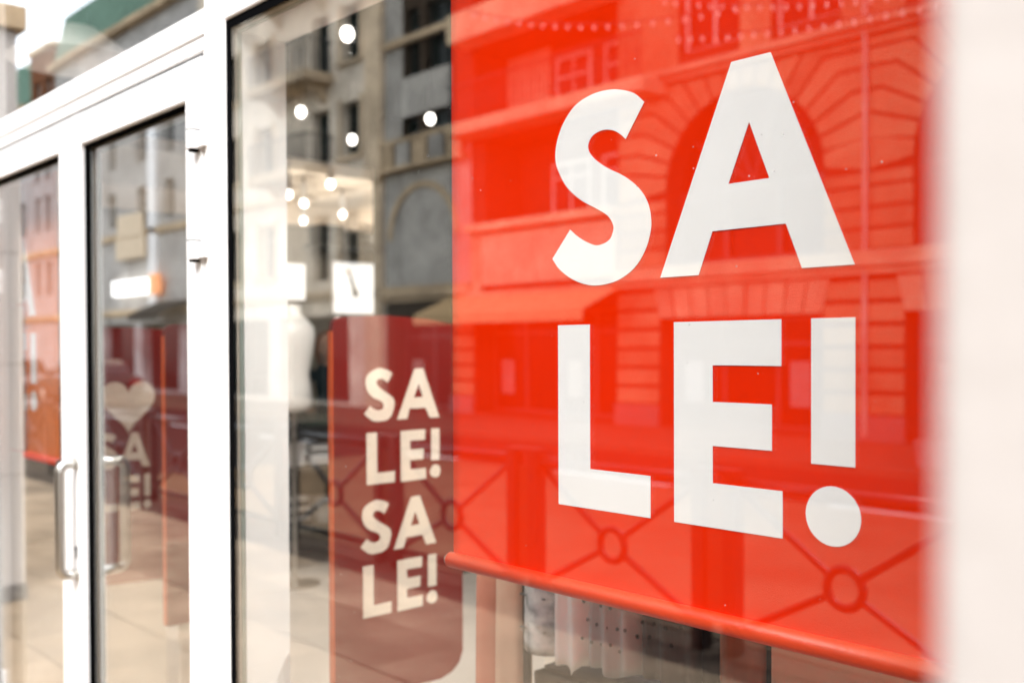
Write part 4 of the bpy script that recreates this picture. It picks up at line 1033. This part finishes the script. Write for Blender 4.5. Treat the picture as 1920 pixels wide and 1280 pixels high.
grey_block('corner_building', 'grey building closing the row far up the street', -95, -62.3, 12.0, M['greyC'],
           [(-66 - i * 3.4, -64.8 - i * 3.4) for i in range(8)], [(4.2, 5.8), (7.2, 8.9)], M['slate'], 2.0)
grey_block('side_building', 'grey building across the street behind the near pier', 3.2, 30, 12.0, M['greyE'],
           [(5 + i * 3.2, 6.2 + i * 3.2) for i in range(7)], [(4.2, 5.8), (7.2, 8.9)], M['slate'], 2.0)
sg = thing('hoarding', 'beige hoarding panel on the grey building', 'sign', (-38.9, -14.8, 5.2))
bx(-40.3, -37.55, YF + .18, YF + .30, 5.22, 6.03).build('panel', M['sign_beige'], sg, bevel=.02)
bx(-40.1, -37.7, YF + .18, YF + .30, 6.06, 6.95).build('panel', M['sign_beige'], sg, bevel=.02)
sg = thing('shop_sign', 'white lit shop sign with orange end on the grey building', 'sign', (-38.5, -14.8, 3.8))
bx(-40.65, -36.95, YF + .20, YF + .34, 3.80, 4.38).build('lit_panel', M['sign_white'], sg, bevel=.02)
bx(-36.9, -36.2, YF + .20, YF + .40, 3.75, 4.5).build('end_panel', M['sign_orange'], sg, bevel=.02)
aw = thing('shop_awning', 'charcoal awning low on the grey building', 'awning', (-35.6, -14.5, 2.7))
MB().prism([(YF, 3.48), (YF + 1.2, 2.95), (YF + 1.2, 2.9), (YF, 3.4)], -37.0, -34.2, 'yz').build('cloth', M['awning_dark'], aw)
bx(-37.0, -34.2, YF + 1.201, YF + 1.215, 2.72, 2.94).build('valance', M['awning_dark'], aw)

# ================================================================== PARKED CARS ON THE FAR SIDE
def car(x, y, m, label, flip=False):
    t = thing('parked_car', label, 'car', (x, y, -.12), 'cars parked along the far kerb')
    def Q(px_): return x + (-px_ if flip else px_)
    g = -.12
    low = [(-2.15, .34), (-2.2, .55), (-2.12, .78), (-1.75, .92), (-1.0, .97), (1.35, .98), (2.0, .93), (2.18, .80), (2.2, .5), (2.12, .32)]
    def wh(cx): return [(cx + .36 * math.cos(R(a)), .34 + .36 * math.sin(R(a))) for a in range(0, 181, 15)]
    body = low + wh(1.38) + wh(-1.32)
    # lower edge runs back under the wheel arches
    body = low[:] + [(1.74, .30)] + wh(1.38)[0:] + [(1.02, .30), (-.96, .30)] + wh(-1.32) + [(-1.68, .30)]
    b = MB().prism([(Q(a), g + z) for a, z in body], y - .86, y + .86).build('body', m, t, bevel=.06, bseg=3)
    cab = [(-1.05, .965), (-.35, 1.40), (.1, 1.46), (.75, 1.44), (1.25, 1.32), (1.85, .96)]
    MB().prism([(Q(a), g + z) for a, z in cab], y - .70, y + .70).build('cabin', m, t, bevel=.09, bseg=3)
    for s in (-1, 1):
        MB().prism([(Q(a), g + z) for a, z in ((-.82, 1.0), (-.28, 1.34), (.42, 1.38), (.42, 1.0))], y + s * .698, y + s * .712).build('side_window', M['car_glass'], t)
        MB().prism([(Q(a), g + z) for a, z in ((.50, 1.0), (.50, 1.38), (.95, 1.34), (1.5, 1.0))], y + s * .698, y + s * .712).build('side_window', M['car_glass'], t)
        for hx in (-.1, .95): bx(min(Q(hx), Q(hx + .2)), max(Q(hx), Q(hx + .2)), y + s * .855 - .015, y + s * .855 + .02, g + .84, g + .87).build('door_handle', M['dark_metal'], t)
        bx(min(Q(-2.19), Q(-1.98)), max(Q(-2.19), Q(-1.98)), y + s * .62 - .18, y + s * .62 + .18, g + .66, g + .78).build('headlight', M['head'], t, bevel=.02)
        bx(min(Q(2.06), Q(2.2)), max(Q(2.06), Q(2.2)), y + s * .64 - .18, y + s * .64 + .18, g + .70, g + .84).build('tail_light', M['tail'], t, bevel=.02)
        bx(min(Q(-.75), Q(-.6)), max(Q(-.75), Q(-.6)), y + s * .92 - .09, y + s * .92 + .09, g + .95, g + 1.07).build('mirror', m, t, bevel=.03)
        for cx in (1.38, -1.32):
            wq = MB().lathe([(.30, y + s * .78 - .1), (.33, y + s * .78 - .07), (.33, y + s * .78 + .07), (.30, y + s * .78 + .1)], (Q(cx), g + .33), 24, axis='y').build('wheel', M['tyre'], t)
            MB().lathe([(.20, y + s * .885 - .012), (.20, y + s * .885), (.05, y + s * .885 + s * .01)], (Q(cx), g + .33), 16, axis='y').build('rim', M['steel'], wq)
    MB().quad((Q(-1.03), y - .62, g + 1.0), (Q(-1.03), y + .62, g + 1.0), (Q(-.40), y + .56, g + 1.385), (Q(-.40), y - .56, g + 1.385)).build('windscreen', M['car_glass'], t).modifiers.new('t', 'SOLIDIFY').thickness = .02
car(-32.0, -10.5, M['car_black'], 'black car parked farthest up the street')
car(-38.5, -10.5, M['car_grey'], 'grey car parked below the white lit sign', True)

# shrubs, planters and a low railing by the far kerb
def shrub(x, y, z0, rad, h, label, cone):
    t = thing('shrub', label, 'shrub', (x, y, 0), 'shrubs in planters across the street')
    MB().lathe([(rad * .75, 0), (rad * .9, z0), (rad * .8, z0 + .001), (rad * .78, z0 - .04)], (x, y), 16).build('planter', M['planter'], t)
    MB().tube([(x, y, z0 - .05), (x, y, z0 + h * .8)], [.03, .012], 6).build('trunk', M['bark'], t)
    mb = MB()
    for i in range(420):
        f = random.random() ** .8; zz = z0 + .02 + h * f
        rr = rad * ((1 - f) if cone else math.sqrt(max(0, 1 - (2 * f - 1) ** 2))) * math.sqrt(random.random()) * random.uniform(.85, 1.15) + .02
        q = random.uniform(0, 2 * PI); c = Vector((x + rr * math.cos(q), y + rr * math.sin(q), zz)); s = random.uniform(.03, .06)
        a = Vector((random.gauss(0, 1), random.gauss(0, 1), random.gauss(0, 1))).normalized(); b = a.orthogonal().normalized()
        mb.quad(c - a * s, c + b * s * .5, c + a * s, c - b * s * .5)
    mb.build('foliage', M['shrub'], t, kind='stuff')
shrub(-5.9, -12.3, .35, .32, 1.05, 'cone shaped evergreen in a grey planter by the far kerb', True)
shrub(-5.2, -12.3, .35, .42, .55, 'low rounded bush in a planter beside the cone shrub', False)
shrub(-4.4, -12.3, .35, .45, .75, 'taller rounded bush in a planter farthest right', False)
rlg = thing('low_railing', 'low dark iron railing behind the planters', 'railing', (-5.2, -13.0, 0))
for i in range(14): MB().tube([(-6.2 + i * .16, -13.0, 0), (-6.2 + i * .16, -13.0, 1.12)], .012, 6).build('bar', M['iron'], rlg)
MB().tube([(-6.3, -13.0, 1.14), (-4.0, -13.0, 1.14)], .025, 8).build('handrail', M['iron'], rlg)

# ================================================================== STRING LIGHTS ACROSS THE STREET
def strand(p0, p1, sag, n, label):
    t = thing('string_light', label, 'string lights', p0, 'strings of small bulbs over the street')
    a, b = Vector(p0), Vector(p1)
    pts = [a.lerp(b, i / 40) - Vector((0, 0, sag * 4 * (i / 40) * (1 - i / 40))) for i in range(41)]
    MB().tube(pts, .008, 5).build('cable', M['cable'], t)
    for i in range(n):
        f = (i + .5) / n; p = a.lerp(b, f) - Vector((0, 0, sag * 4 * f * (1 - f)))
        MB().lathe([(.010, p.z - .02), (.015, p.z - .045), (.016, p.z - .06), (.010, p.z - .08)], (p.x, p.y), 8).build('bulb', M['bulb'], t, smooth=True)
strand((-10.6, -8, 6.35), (-6.1, -8, 5.3), .20, 20, 'string of bulbs nearest the balconies')
strand((-7.4, -8.2, 5.75), (-2.6, -8.2, 5.0), .25, 30, 'upper string of bulbs above the stone arch')
strand((-6.9, -7.8, 5.1), (-2.4, -7.8, 4.75), .15, 28, 'lower string of bulbs above the stone arch')
